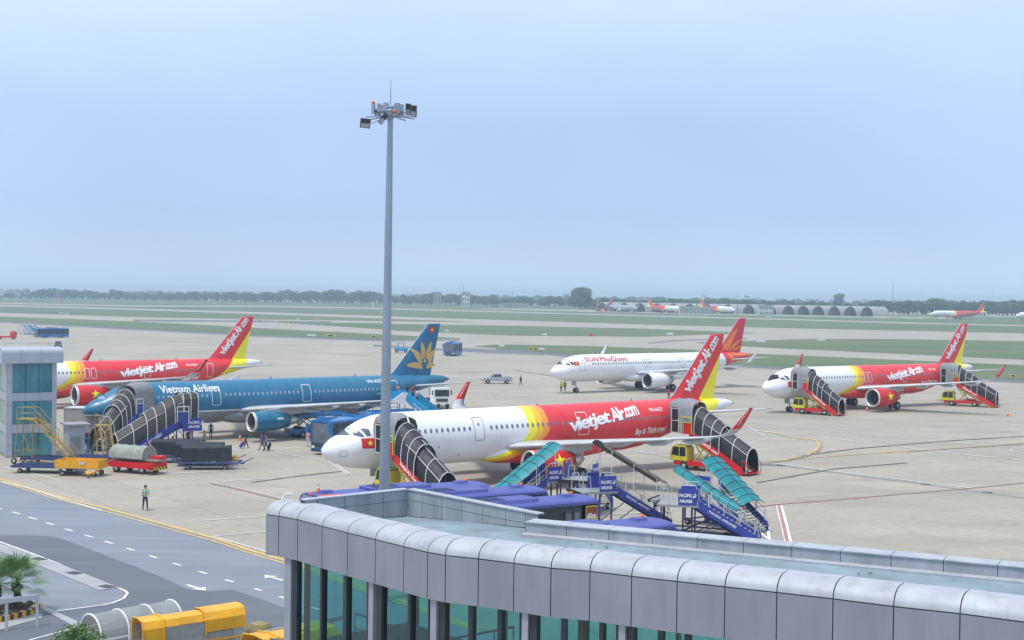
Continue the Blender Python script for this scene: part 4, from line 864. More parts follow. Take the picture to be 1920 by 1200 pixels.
# ================================================================ COVERED BOARDING STAIRS
def wheel(parent, x, y, r, w_, nm='wheel'):
    b = MB(); b.lathe([(-w_/2, r*.5), (-w_/2, r*.88), (-w_*.3, r), (w_*.3, r), (w_/2, r*.88), (w_/2, r*.5)], (x, y, r), 'Y', 16); t = b.build('wheel', M_black, parent)
    b = MB(); b.lathe([(-w_*.42, .02), (-w_*.45, r*.52), (w_*.45, r*.52), (w_*.42, .02)], (x, y, r), 'Y', 12); b.build('rim', M_lgrey, t); return t
def covered_stair(label, door, foot, scheme, hood_rz=None, hood=True, truck=True, ang_group='covered boarding stairs', zd=3.35, text=None, w_=2.15, seg=6, topbox=False):
    """door: point under the sill, foot: bottom end of the flight; local +x runs from the sill to the foot"""
    d = Vector((foot[0]-door[0], foot[1]-door[1], 0)); L = d.length; rz = math.atan2(d.y, d.x)
    t = thing('boarding_stairs', label, 'boarding stairs', (door[0], door[1], 0), rz, ang_group)
    beam, panel, rib = scheme; hz = (hood_rz-rz) if hood_rz is not None else 0
    xt, xb = 1.7, L-.15; z_ = lambda x: zd-(zd-.35)*max(0, x-xt)/(xb-xt)
    if hood:
        M = Matrix.Rotation(hz, 4, 'Z'); b = MB(); sec = []
        for k in range(9):   # ribbed bellows box with rounded top
            q = 1.0+.03*(k % 2); x = -.45+k*.16; pr = [(-1.12, zd-.15), (-1.15, zd+2.0), (-1.0, zd+2.45), (-.6, zd+2.68), (0, zd+2.74), (.6, zd+2.68), (1.0, zd+2.45), (1.15, zd+2.0), (1.12, zd-.15)]
            sec.append([M @ Vector((x, y*q, zd+(z-zd)*q)) for y, z in pr])
        b.loft(sec, closed=False, sm=False); b.build('bellows', M_canvas, t)
        b = MB(); pr = [(-1.25, zd-.1), (-1.27, zd+2.1), (-1.05, zd+2.6), (-.6, zd+2.84), (0, zd+2.9), (.6, zd+2.84), (1.05, zd+2.6), (1.27, zd+2.1), (1.25, zd-.1)]
        b.loft([[(M if x < 1.5 else Matrix.Identity(4)) @ Vector((x, y*(1-.06*k), z-(z-zd)*.05*k)) for y, z in pr] for k, x in enumerate((.82, 1.3, 1.9))], closed=False, sm=True)
        b.build('hood', M_canvas, t)
        b = MB()
        for s in (-1, 1): b.sheet([M @ Vector((x, s*1.2, z)) for x, z in ((-.02, zd+.0), (.86, zd+.0), (.86, zd+2.1), (-.02, zd+2.1))])
        b.build('side_window_panel', M_tube, t)
        b = MB()
        for x in (-.02, .86):
            for s in (-1, 1): b.bar(M @ Vector((x, s*1.23, zd-.1)), M @ Vector((x, s*1.23, zd+2.0)), .05)
        for z in (zd-.1, zd+.95, zd+2.0):
            for s in (-1, 1): b.bar(M @ Vector((-.02, s*1.23, z)), M @ Vector((.86, s*1.23, z)), .045)
        b.build('hood_frame', rib, t)
    b = MB(); b.box((.75, 0, zd-.08), (2.1, 2.3, .14)); b.build('platform', M_grey, t)
    for s in (-1, 1):
        b = MB(); b.box((1.45, s*1.34, zd+.32), (1.15, .05, .95)); b.build('balcony_panel', beam, t)
        b = MB(); b.path([(.9, s*1.38, zd-.1), (.9, s*1.38, zd+1.3), (2.0, s*1.38, zd+1.3), (2.0, s*1.38, zd-.1)], .04); b.path([(.9, s*1.38, zd+.85), (2.0, s*1.38, zd+.85)], .03); b.build('balcony_rail', M_rail2 if beam is M_red else rib, t)
    # canopy: arch sections along the slope, upper and lower telescope
    def arch(x, w2, hh, dz):
        zb = z_(x)+dz; return [Vector((x, -w2*math.cos(a)*(1 if abs(math.cos(a)) < .98 else 1), zb+hh*math.sin(a)**.9)) for a in [math.pi*k/10 for k in range(11)]]
    xs_u = [xt-.45+(xb-.9-xt+.45)*.70*k/(seg-2) for k in range(seg-1)]; xs_l = [xs_u[-1]-.25+(xb+.25-xs_u[-1]+.25)*k/2 for k in range(3)]
    for xs_, w2, hh, dz in ((xs_u, w_/2+.1, 1.75, .62), (xs_l, w_/2-.08, 1.5, .60)):
        for x0, x1 in zip(xs_, xs_[1:]):
            for k0 in (0, 2, 4, 6, 8):
                a0, a1 = arch(x0, w2, hh, dz), arch(x1, w2, hh, dz); b = MB(); b.loft([a0[k0:k0+3], a1[k0:k0+3]], closed=False, sm=True); b.build('canopy_panel', panel, t)
            for s in (-1, 1):    # vertical skirt below the arch
                b = MB(); b.sheet([Vector((x0, s*w2, z_(x0)+dz)), Vector((x1, s*w2, z_(x1)+dz)), Vector((x1, s*w2, z_(x1)+.02)), Vector((x0, s*w2, z_(x0)+.02))]); b.build('canopy_panel', panel, t)
        for x in xs_:
            a = arch(x, w2+.02, hh+.02, dz); b = MB(); b.path([Vector((x, -w2-.02, z_(x)))]+a+[Vector((x, w2+.02, z_(x)))], .035, 5); b.build('canopy_rib', rib, t)
        b = MB()
        for k in (2, 5, 8): b.path([arch(x, w2+.02, hh+.02, dz)[k] for x in (xs_[0], xs_[-1])], .025, 5)
        b.build('canopy_stringers', rib, t)
    for s in (-1, 1):
        b = MB(); b.loft([[Vector((x, s*(1.12+q), z_(x)+dz)) for q, dz in ((0, -.42), (0, .28), (.06, .28), (.06, -.42))] for x in (xt-.1, xb)], sm=False); b.build('stair_stringer', beam, t)
        b = MB(); b.loft([[Vector((x, s*(.85+q), z_(x)+dz-.55)) for q, dz in ((0, -.2), (0, .0), (.14, .0), (.14, -.2))] for x in (xt, xb-.4)], sm=False); b.build('support_rail', M_yel if beam is M_red else beam, t)
    if text:
        s = -1
        sl_ = (zd-.35)/(xb-xt); cl, sn = 1/math.hypot(1, sl_), -sl_/math.hypot(1, sl_)
        for s in (-1, 1):
            st_x = xt+.8 if s < 0 else xb-.8; o_ = Vector((st_x, s*1.19, z_(st_x)-.18 if s < 0 else z_(st_x)-.18)); u_ = Vector((cl, 0, sn))*(1 if s < 0 else -1)
            lettering(text, 2.3, plane_fn(o_, u_, Vector((-sn, 0, cl))), M_text, t, bold=.03, height=.26)
            
    b = MB()
    n = 14
    for k in range(n): x = xt+(xb-xt)*k/n; b.box((x+.12, 0, z_(x)-.12), (.26, 2.0, .04))
    b.build('steps', M_grey, t)
    b = MB(); b.box((xb+.15, 0, .22), (.7, 2.0, .06)); b.path([(xb-.1, -1.05, .3), (xb-.1, -1.05, 1.25), (xb+.45, -1.05, 1.1), (xb+.45, -1.05, .2)], .03); b.path([(xb-.1, 1.05, .3), (xb-.1, 1.05, 1.25), (xb+.45, 1.05, 1.1), (xb+.45, 1.05, .2)], .03); b.build('foot_guard', beam, t)
    if truck:
        tr = MB(); tr.box((2.5, 0, .62), (5.2, 2.0, .42)); tr.box((3.4, 0, .95), (1.6, .9, .25), 0); ch = tr.build('chassis', M_red if beam is M_red else beam, t)
        for x in (1.0, 4.2):
            for s in (-1, 1): wheel(t, x, s*.92, .38, .28)
        cb = MB(); cb.prism([(-.35, .8), (-.45, 1.35), (-.2, 1.95), (.0, 2.08), (1.15, 2.08), (1.3, 1.4), (1.3, .8)], -.0, .06, T=Matrix(((1, 0, 0, 0), (0, 0, 1, -1.06), (0, 1, 0, 0), (0, 0, 0, 1))))
        cb.prism([(-.35, .8), (-.45, 1.35), (-.2, 1.95), (.0, 2.08), (1.15, 2.08), (1.3, 1.4), (1.3, .8)], .0, .06, T=Matrix(((1, 0, 0, 0), (0, 0, 1, -.0), (0, 1, 0, 0), (0, 0, 0, 1))))
        cb.box((.55, -.5, 2.09), (1.3, 1.1, .06)); cb.box((-.40, -.5, 1.05), (.08, 1.1, .55)); cb.box((1.3, -.5, 1.4), (.06, 1.1, 1.2)); c_ = cb.build('cab', M_yel, t)
        for s in (-1.075, .075):
            g_ = MB(); g_.sheet([(x, s, z) for x, z in ((-.3, 1.25), (-.12, 1.97), (.48, 1.99), (.48, 1.2))]); g_.sheet([(x, s, z) for x, z in ((.56, 1.2), (.56, 1.99), (1.12, 1.99), (1.22, 1.2))]); g_.build('cab_window', M_glass_d, c_)
        g_ = MB(); g_.sheet([(-.455, -1, 1.4), (-.27, -1, 1.95), (-.27, 0, 1.95), (-.455, 0, 1.4)]); g_.build('windscreen', M_glass_d, c_)
        b = MB()
        for s in (-.8, .8): b.bar((1.9, s, .85), (3.0, s, z_(3.0)-.5), .1); b.bar((3.0, s, .85), (1.9, s, 2.5), .1)
        b.build('scissor_lift', M_yel, t)
    else:
        b = MB()
        for s in (-1, 1):
            b.bar((.4, s*1.0, .4), (.4, s*1.0, zd-.1), .1); b.bar((1.9, s*1.0, .4), (1.9, s*1.0, zd-.4), .1); b.bar((.4, s, .45), (L*.8, s, .45), .1); b.bar((.4, s, .5), (1.9, s, zd-.5), .06)
        b.build('support_frame', beam, t)
        for x in (.5, L*.75):
            for s in (-1, 1): wheel(t, x, s*.95, .3, .2)
    return t
M_rail2 = M_yel
def acp(pos, a, x, y=-1.975):
    return Vector((pos[0]+math.cos(a)*x-math.sin(a)*y, pos[1]+math.sin(a)*x+math.cos(a)*y, 0))
RS = (M_red, M_tube, M_rib); BS = (M_blue, M_tube2, M_rib)
pA, aA = (-14.013, 105.678), .672; pC, aC = (33.26, 188.21), .625; pD, aD = (-41.606, 138.456), .689
dA1, dA4, dC1, dC4, dD1 = acp(pA, aA, 4.7), acp(pA, aA, 35.7), acp(pC, aC, 4.75), acp(pC, aC, 35.7), acp(pD, aD, 4.7)
def foot_at(px, py): g = G(px, py); return g
covered_stair('red framed tube stairs at the front door of the nearest airliner', dA1, (-4.55, 102.6), RS, aA-math.pi/2, text='vietjetAIr.com')
covered_stair('red framed tube stairs at the rear door of the nearest airliner', dA4, (20.6, 121.6), RS, aA-math.pi/2, text='vietjetAIr.com')
covered_stair('red framed covered stairs at the front door of the right hand airliner', dC1, (43.0, 185.6), RS, aC-math.pi/2, text='vietjetAIr.com')
covered_stair('red framed covered stairs at the rear door of the right hand airliner', dC4, foot_at(1868, 764), RS, aC-math.pi/2, text='vietjetAIr.com')
covered_stair('covered stairs with grey hood docked at the front door of the blue airliner', dD1, (-38.9, 134.2), BS, aD-math.pi/2, truck=False)
sD2 = covered_stair('blue framed covered stairs standing beside the docked pair at the blue airliner', (-29.4, 131.4), (-35.3, 127.2), BS, None, hood=False, truck=False)
b = MB(); b.box((.65, 0, 4.55), (1.5, 2.2, 2.4)); 
b = MB(); pr = [(-1.1, 3.3), (-1.15, 5.3), (-.9, 5.75), (0, 5.9), (.9, 5.75), (1.15, 5.3), (1.1, 3.3)]; b.loft([[Vector((x, y, z)) for y, z in pr] for x in (-.1, .6, 1.3)], closed=False, sm=False); b.build('canopy_panel', M_tube2, sD2)
b = MB()
for x in (-.1, .6, 1.3): b.path([Vector((x, y*1.02, z+.02)) for y, z in pr], .035, 5)
b.build('canopy_rib', M_rib, sD2)
for s in (-1, 1):
    b = MB(); b.box((.5, s*1.22, 2.95), (1.9, .06, 1.15)); b.build('sign_board', M_blue, sD2)
# the stair's +x points to its foot (screen left), so the camera sees its +y side
lettering('PACIFIC', 1.15, plane_fn((.95, 1.27, 3.05), (-1, 0, 0), (0, 0, 1)), M_text, sD2, bold=.03, height=.24); lettering('AIRLINES', 1.15, plane_fn((.95, 1.27, 2.68), (-1, 0, 0), (0, 0, 1)), M_text, sD2, bold=.03, height=.22)
def birdmark(fn, par, k=1.):
    b = MB()
    for q in (((0, 0), (.10, .02), (.26, .34), (.22, .36)), ((.12, .02), (.2, 0), (.33, .2), (.3, .26)), ((.0, .0), (.2, -.03), (.12, .05))): b.sheet([fn(u*k, v*k) for u, v in q])
    b.build('bird_emblem', M_text, par)
birdmark(plane_fn((-.25, 1.27, 2.95), (-1, 0, 0), (0, 0, 1)), sD2, 1.1)
lettering('PACIFIC AIRLINES', 2.9, plane_fn((5.9, 1.19, .62), (-.86, 0, .51), (.51*.0, 0, 1)), M_text, sD2, bold=.03, height=.30)

# ================================================================ OPEN / CANOPIED PASSENGER STAIRS (parked)
def open_stair(label, deck, rz, L=4.2, zd=2.9, canopy=None, beam=None, group='parked passenger stairs', board=True, cz=1.9, undercart=False, cside=0, cap=(0, 1), w_=1.9):
    beam = beam or M_blue; t = thing('passenger_stairs', label, 'passenger stairs', (deck[0], deck[1], 0), rz, group); xb = 1.3+L; h_ = w_/2
    z_ = lambda x: zd-(zd-.3)*(x-1.3)/L
    b = MB(); b.box((0, 0, zd-.06), (2.6, w_+.2, .12)); b.build('platform', M_grey, t); b = MB(); b.box((-1.34, 0, zd-.06), (.14, w_+.3, .2)); b.build('bumper', M_black, t)
    for s in (-1, 1):
        b = MB(); b.loft([[Vector((x, s*(h_+q), z_(x)+dz)) for q, dz in ((0, -.25), (0, .30), (.05, .30), (.05, -.25))] for x in (1.25, xb)], sm=False); b.build('stair_stringer', beam, t)
        b = MB(); b.path([(1.3, s*h_, zd+.3), (1.3, s*h_, zd+1.05)]+[(x, s*h_, z_(x)+.95) for x in (1.5, xb-.2)]+[(xb, s*h_, .5)], .021, 6)
        b.path([(1.5, s*h_, z_(1.5)+.6), (xb-.2, s*h_, z_(xb-.2)+.6)], .02, 5)
        for k in range(4): x = 1.9+k*(L-.9)/3; b.tube((x, s*h_, z_(x)+.2), (x, s*h_, z_(x)+.95), .03 if k % 2 else .05)
        b.build('handrail', M_lgrey, t)
        if board:
            b = MB(); b.box((.62, s*(h_+.05), zd+.5), (1.15, .05, 1.0)); bo = b.build('sign_board', beam, t)
            b = MB(); b.path([(.1, s*h_, zd+1.0), (.15, s*h_, zd+1.22), (1.1, s*h_, zd+1.22), (1.18, s*h_, zd+1.0)], .03, 6); b.build('guard_rail', M_lgrey, t); b = MB(); b.path([(-1.1, s*h_, zd), (-1.05, s*h_, zd+1.0), (-.6, s*h_, zd+1.0), (-.5, s*h_, zd)], .025, 6); b.build('guard_rail', M_lgrey, t)
            fn = plane_fn((.12 if s < 0 else 1.12, s*(h_+.09), zd+.52), (1 if s < 0 else -1, 0, 0), (0, 0, 1)); fn2 = lambda u, v, fn=fn: fn(u, v-.34)
            lettering('PACIFIC', .78, fn, M_text, t, bold=.03, height=.2); lettering('AIRLINES', .78, fn2, M_text, t, bold=.03, height=.19); birdmark(lambda u, v, fn=fn: fn(u+.80, v-.02), t, .75)
            sl_ = (zd-.3)/L; cl = 1/math.hypot(1, sl_); sn = -sl_*cl
            o_ = Vector((1.9 if s < 0 else 3.9, s*(h_+.075), 0)); o_.z = z_(o_.x)-.02; u_ = Vector((cl, 0, sn))*(1 if s < 0 else -1)
            lettering('PACIFIC AIRLINES', 1.9, plane_fn(o_, u_, Vector((-sn, 0, cl))), M_text, t, bold=.02, height=.14)
    for k in range(13):
        x = 1.35+(L-.1)*k/13; b = MB(); b.box((x+.13, 0, z_(x)-.1), (.26, w_-.04, .035)); b.build('step', M_grey, t)
    b = MB(); 
    for s in (-1, 1):
        b.bar((-1.0, s*h_, .3), (-1.0, s*h_, zd-.1), .09); b.bar((.9, s*h_, .3), (.9, s*h_, zd-.1), .09); b.bar((-1.0, s*h_, .35), (xb-.7, s*h_, .35), .09); b.bar((.9, s*h_, .4), (2.6, s*h_, z_(2.6)-.3), .05)
    for x in (-1.0, .9, xb-.8): b.bar((x, -h_, .35), (x, h_, .35), .09)
    b.build('support_frame', M_navy if beam is M_blue else beam, t)
    for x in (-.8, xb-1.0):
        for s in (-1, 1): wheel(t, x, s*h_*.95, .25, .16)
    if canopy:
        x0, x1 = 1.3+L*cap[0]-.9, 1.3+L*cap[1]; n = 7; cw = h_+.08
        f0 = lambda x: z_(x)+cz
        for i in range(n):
            xa, xc = x0+(x1-x0)*i/n, x0+(x1-x0)*(i+1)/n-.015; b = MB()
            b.loft([[Vector((x, cw*math.sin(q), f0(x)+.42*math.cos(q)-.15)) for q in [(-1.25+k*.3125) for k in range(9)]] for x in (xa, xc)], closed=False, sm=True); b.build('canopy_panel', canopy, t)
        b = MB()
        for i in range(n+1):
            x = x0+(x1-x0)*i/n; b.path([Vector((x, cw*math.sin(q), f0(x)+.42*math.cos(q)-.13)) for q in [(-1.25+k*.3125) for k in range(9)]], .018, 5)
        b.path([Vector((x, 0, f0(x)+.29)) for x in (x0, x1)], .02, 5); b.build('canopy_frame', M_dark, t)
        for s in (-1, 1):
            for q in (.12, .45, .8): x = x0+(x1-x0)*q; b = MB(); b.tube((x, s*cw*.95, f0(x)), (x, s*h_, z_(min(max(x, 1.3), xb))+.2), .025); b.build('canopy_post', M_rib, t)
    return t
st3 = open_stair('passenger stairs under a brown canopy right of the violet buses', (5.35, 91.8), .34, 3.9, zd=2.6, canopy=M_brown, cz=2.35, cap=(-.02, .95), board=True)
st4 = open_stair('uncovered blue passenger stairs with wide deck nearest the silver parapet', (10.5, 88.2), -.22, 3.7, zd=2.35)
st5 = open_stair('blue passenger stairs with teal canopy in front of the other teal covered ones', (10.5, 91.0), -.42, 3.4, zd=2.2, canopy=M_teal, cz=1.3, cap=(-.05, .9), board=False)
st6 = open_stair('blue passenger stairs with wide teal canopy furthest right in the parked row', (13.1, 94.5), -.85, 3.0, zd=2.4, canopy=M_teal, cz=1.3, cap=(.0, .9), w_=2.1)
st1 = open_stair('blue passenger stairs with teal canopy descending to the left in front of the red engine', (3.0, 97.8), math.pi+.6, 3.6, zd=2.5, canopy=M_teal, cz=1.5, cap=(-.1, .95))
st2 = open_stair('blue passenger stairs turned away showing only its closed deck boards', (4.7, 97.6), 1.2, 3.6, zd=2.6)
# blue stairs with people at the rear door of the blue airliner
dD4 = acp(pD, aD, 35.5); v_ = Vector((math.sin(aD), -math.cos(aD), 0))
dk = dD4+v_*1.4
stD = open_stair('light blue open stairs at the rear door of the blue airliner', (dk.x, dk.y), R_(-28), 4.6, 3.4, beam=M_sky, board=False, group='open stairs')
for o in kids(stD):
    if o.name.startswith(('handrail',)): o.data.materials[0] = M_sky
b = MB()
for s in (-1, 1): b.loft([[Vector((x, s*1.03, 3.4-(3.1)*(x-1.3)/4.6+dz)) for dz in (.25, .95)] for x in (1.3, 5.7)], closed=False, sm=False); b.box((0, s*1.05, 3.95), (2.5, .04, 1.0))
b.build('side_panel', M_sky, stD)
for x, z, nm in ((2.4, 2.9, 0),):
    lettering('Vietnam Airlines', 1.5, plane_fn((2.0, -1.08, 3.1), (.83, 0, -.56), (.56, 0, .83)), M_text, stD, bold=.01, height=.2)

# ================================================================ BUSES
def bus(label, end, rz, L=12.6, W=2.75, H=3.0, body=None, roof=None, group='apron buses parked side by side', coach=False, poster=False):
    """end: ground point below the middle of the +x end; the bus runs back along -x"""
    body = body or M_blue; roof = roof or M_busroof; t = thing('bus', label, 'bus', (end[0], end[1], 0), rz, group)
    zs = H-.28; w2 = W/2
    b = MB(); b.box((-L/2, 0, .75), (L, W, .9)); b.build('body', body, t)
    b = MB()
    for x in ((-L+.08 if coach else -L+.95), -.08): 
        for s in (-1, 1): b = MB(); b.box((x, s*(w2-.08), (1.2+zs)/2), (.22, .17, zs-1.2)); b.build('corner_pillar', body, t)
    for k in range(1, 9):
        for s in (-1, 1): b = MB(); b.box((-L+k*L/9, s*(w2-.04), (1.2+zs)/2), (.09, .07, zs-1.2)); b.build('window_pillar', body if coach else M_dark, t)
    for k in range(0 if coach else 1, 9):
        for s in (-1, 1):
            if poster and s < 0 and k == 8: continue
            b = MB(); b.box((-L+(k+.5)*L/9, s*(w2-.06), (1.2+zs)/2), (L/9-.12, .03, zs-1.22)); b.build('side_window', M_glass_d, t)
    for x, nm in ((-L+.9, 'rear_window'), (-.03, 'windscreen')) if not coach else ((-L+.03, 'rear_window'), (-.03, 'windscreen')):
        b = MB(); b.box((x, 0, (1.05+zs)/2), (.05, W-.26, zs-1.1)); b.build(nm, M_glass_m if coach else M_glass_d, t)  # coaches take the paler glass: a bright reflection put into its base colour
    b = MB(); rr = []
    x_f = -L if coach else -L+.75
    for x, q, z in ((x_f-.02, .95, -.05), (x_f+.08, .985, -.02), (x_f+.4, 1, 0), (-.4, 1, 0), (-.08, .985, -.02), (.02, .93, -.07)):
        rr.append([Vector((x, y*q, zz+z*(zz > zs))) for y, zz in ((-w2, zs), (-w2*1.0, zs+.16), (-w2*.92, H-.02), (-w2*.6, H+.06), (0, H+.09), (w2*.6, H+.06), (w2*.92, H-.02), (w2, zs+.16), (w2, zs))])
    b.loft(rr, sm=False); b.build('roof', roof, t)
    if not coach:
        b = MB(); b.sheet([(-L-.12, -w2*.94, 1.15), (-L-.12, w2*.94, 1.15), (-L+.72, w2*.9, H-.12), (-L+.72, -w2*.9, H-.12)]); b.build('front_glass', M_glass_m, t)
        for s in (-1, 1): b = MB(); b.bar((-L-.12, s*w2*.95, 1.15), (-L+.74, s*w2*.92, H-.12), .1); b.build('front_pillar', body, t)
    b = MB(); b.loft([[Vector((x, y*q, z)) for y, z in ((-.95, H+.03), (-.85, H+.24), (.85, H+.24), (.95, H+.03))] for x, q in ((-L*.66, .8), (-L*.63, 1), (-L*.36, 1), (-L*.32, .85))], sm=False); u = b.build('air_conditioner', roof, t)
    b = MB(); b.box((-L*.56, 0, H+.25), (1.7, 1.2, .03)); [b.box((-L*.56+(i-4)*.19, 0, H+.275), (.03, 1.2, .02)) for i in range(9)]; b.build('vent_grille', M_navy, u)
    for x in (-L*.12, -L*.87):
        b = MB(); b.box((x, 0, H+.13), (.85, .7, .09), tap=.85); b.box((x, 0, H+.19), (.7, .56, .04)); b.build('roof_hatch', roof, t)
    b = MB(); b.lathe([(0, .11), (.08, .11), (.15, .06), (.16, .0)], (-.55, w2*.62, H+.06), 'Z', 10); b.build('beacon', M_orange, t)
    b = MB(); b.lathe([(0, .11), (.08, .11), (.15, .06), (.16, .0)], (-L+.5, -w2*.3, H+.06), 'Z', 10); b.build('beacon', M_orange, t)
    for x in (-2.3, -L+2.9):
        for s in (-1, 1): wheel(t, x, s*(w2-.15), .48, .3)
    b = MB(); b.box((-L+.0, 0, .95), (.1, W-.3, .35)); b.build('bumper', M_dark, t)
    if coach:
        for s in (-1, 1): b = MB(); b.tube((-L, s*w2*.9, H-.15), (-L-.45, s*w2*1.05, H-.35), .05); b.box((-L-.5, s*w2*1.08, H-.75), (.12, .2, .75)); b.build('mirror', body, t)
        for s in (-1, 1): b = MB(); b.box((-L-.03, s*.95, .75), (.05, .35, .2)); b.build('headlight', M_wpaint, t)
        b = MB(); b.box((-L+.5, 0, H+.16), (.6, 1.4, .14)); b.build('roof_spoiler', body, t)
        b = MB(); b.box((-L-.02, 0, .42), (.06, W*.9, .22)); b.build('lower_grille', M_navy, t)
    else:
        for s in (-1, 1): b = MB(); b.path([(-L+.1, s*w2*.85, H-.1), (-L-.35, s*w2*.95, H-.05), (-L-.6, s*w2*1.0, H-.45), (-L-.6, s*w2, H-.8)], .055); b.build('mirror_arm', M_wpaint, t)
        for k in range(2):
            b = MB(); b.box((-L/9*(1.45)+k*.62-.28, -w2-.012, 1.5), (.56, .03, 2.0)); d_ = b.build('door', M_dark, t); b = MB(); b.box((-L/9*(1.45)+k*.62-.28, -w2-.03, 1.75), (.34, .02, 1.1)); b.build('door_window', M_glass_m, d_)
    if poster:
        b = MB(); b.box((-.62, -w2-.01, 1.85), (.85, .03, 1.55)); po = b.build('poster', mat('poster_yellow', (.75, .60, .05), .5, var=.05), t)
        b = MB(); b.box((-.62, -w2-.032, 2.28), (.80, .01, .6)); b.build('poster_print', mat('poster_brown', (.30, .06, .02), .5, var=.3, scale=5), po)
        lettering('Kixx', .68, plane_fn((-.97, -w2-.045, 1.95), (1, 0, 0), (0, 0, 1)), M_text, po, bold=.04, shear=.3, height=.26)
        b = MB(); b.box((-.62, -w2-.034, 1.42), (.26, .01, .5)); b.build('poster_print', mat('poster_dark', (.12, .05, .02), .5), po)
        b = MB(); b.box((-.06, -w2*.5, 1.9), (.08, .06, 1.6)); b.build('corner_post', body, t)
    return t
RZB = R_(33)
b1_ = G(900, 905, 3.0); b2_ = G(1005, 913, 3.0); b3_ = G(1100, 930, 3.0); b4_ = G(1238, 974, 3.0)
bus('furthest violet blue apron bus, with an orange front corner', b1_, RZB)
bus('second violet blue apron bus, between the furthest one and the one with a poster', b2_, RZB)
bus('violet blue apron bus with a yellow poster on its side window', b3_, RZB, poster=True)
bus('violet blue apron bus nearest the silver parapet, only its roof end showing', b4_, RZB)
c_ = G(606, 853); bus('dark blue coach facing the camera behind the nose of the nearest airliner', (c_.x+11.2*math.cos(R_(58)), c_.y+11.2*math.sin(R_(58))), R_(58), 11.5, 2.5, 3.3, M_vnblue, M_vnblue, 'blue coaches', coach=True)
c_ = G(126, 633); bus('blue apron bus far away at the upper left beside twin stair trucks', (c_.x, c_.y), R_(40), 10.5, 2.7, 3.1, M_vnblue, M_vnblue, 'blue coaches', coach=True)
c_ = G(832, 668); bus('blue coach seen just behind the lotus tail fin', (c_.x+3, c_.y+9), R_(78), 9.0, 2.6, 3.3, M_vnblue, M_vnblue, 'blue coaches', coach=True)
b = MB(); b.loft([[Vector((x, y, z)) for y, z in ((-1.42, 2.72), (-1.42, 2.98), (-1.1, 3.1), (-.95, 2.9), (-.95, 2.72))] for x in (-11.95, -11.87, -10.6, -10.5)], sm=False); b.build('corner_light', M_orange, [o for o in bpy.data.objects if o.name == 'bus'][0])

# ================================================================ CARS, TRUCKS, GROUND EQUIPMENT
def car(name, label, cat, loc, rz, paint, L=5.2, W=1.85, pick=True, H=1.75):
    t = thing(name, label, cat, (loc[0], loc[1], 0), rz); h2 = W/2
    prof = [(-L/2, .55), (-L/2, 1.0), (-L/2+.12, 1.1), (-.9, 1.12), (-.75, 1.15), (.85, 1.12), (L/2-.25, .98), (L/2, .78), (L/2, .45), (-L/2+.1, .42)] if pick else [(-L/2, .5), (-L/2, 1.0), (-L/2+.1, 1.12), (.9, 1.08), (L/2-.25, .92), (L/2, .72), (L/2, .4), (-L/2+.1, .4)]
    b = MB(); T = Matrix(((1, 0, 0, 0), (0, 0, 1, 0), (0, 1, 0, 0), (0, 0, 0, 1)))
    b.prism(prof, -h2, h2, T=T); b.build('body', paint, t)
    cab = [(-.85, 1.1), (-.65, H-.04), (-.5, H), (.35, H), (.5, H-.06), (1.15, 1.1)] if pick else [(-L/2+.05, 1.08), (-L/2+.3, H-.06), (-L/2+.5, H), (.1, H), (.3, H-.06), (1.0, 1.05)]
    b = MB(); n = len(cab); b.add([Vector((x, s*(h2*(.97 if z < 1.2 else .78)), z)) for s in (-1, 1) for x, z in cab], [tuple(range(n)), tuple(range(2*n-1, n-1, -1))]+[(i, (i+1) % n, n+(i+1) % n, n+i) for i in range(n)]); c = b.build('cabin', paint, t)
    ka = [(-.72, 1.18), (-.56, H-.12), (-.05, H-.1), (-.05, 1.18)] if pick else [(-L/2+.35, 1.18), (-L/2+.5, H-.12), (-.5, H-.1), (-.5, 1.18)]
    kb = [(.03, 1.18), (.03, H-.1), (.42, H-.12), (.98, 1.18)] if pick else [(-.42, 1.18), (-.42, H-.1), (.2, H-.12), (.85, 1.15)]
    for q in (ka, kb):
        for s in (-1, 1):
            b = MB(); b.sheet([Vector((x, s*(h2*(.97-(z-1.1)/(H-1.1)*.19)+.012), z)) for x, z in q]); b.build('side_window', M_glass_d, c)
    fx0, fx1 = (1.15, .5) if pick else (1.0, .3)
    b = MB(); b.sheet([(fx0-.02, -h2*.86, 1.16), (fx0-.02, h2*.86, 1.16), (fx1+.06, h2*.72, H-.06), (fx1+.06, -h2*.72, H-.06)]); b.v = [(x+.03, y, z+.015) for x, y, z in b.v]; b.build('windscreen', M_glass_d, c)
    if pick: b = MB(); b.box((-1.75, 0, 1.06), (1.45, W-.3, .12)); b.build('bed', M_dark, t)
    for x in (-L/2+1.0, L/2-.95):
        for s in (-1, 1): wheel(t, x, s*(h2-.08), .38, .24)
    for s in (-1, 1): b = MB(); b.box((L/2-.02, s*(h2-.3), .82), (.1, .35, .14)); b.build('headlight', M_wpaint, t)
    b = MB(); b.box((L/2, 0, .6), (.06, .9, .22)); b.build('grille', M_dark, t)
    return t
M_silver = mat('silver_paint', (.42, .45, .50), .3, .4, var=.04, coat=.4); M_carblk = mat('dark_car_paint', (.03, .045, .06), .3, .2, var=.04, coat=.4)
g = G(932, 719); car('pickup_truck', 'silver pickup truck parked on the open apron before the white airliner', 'pickup truck', g, R_(186), M_silver)
g = G(109, 651); car('parked_car', 'dark compact car facing the camera below the far blue bus', 'car', g, R_(-75), M_carblk, 4.2, 1.75, False, 1.6)
g = G(15, 636); t = thing('tow_truck', 'small red flatbed truck at the far left edge of the apron', 'truck', g, R_(8))
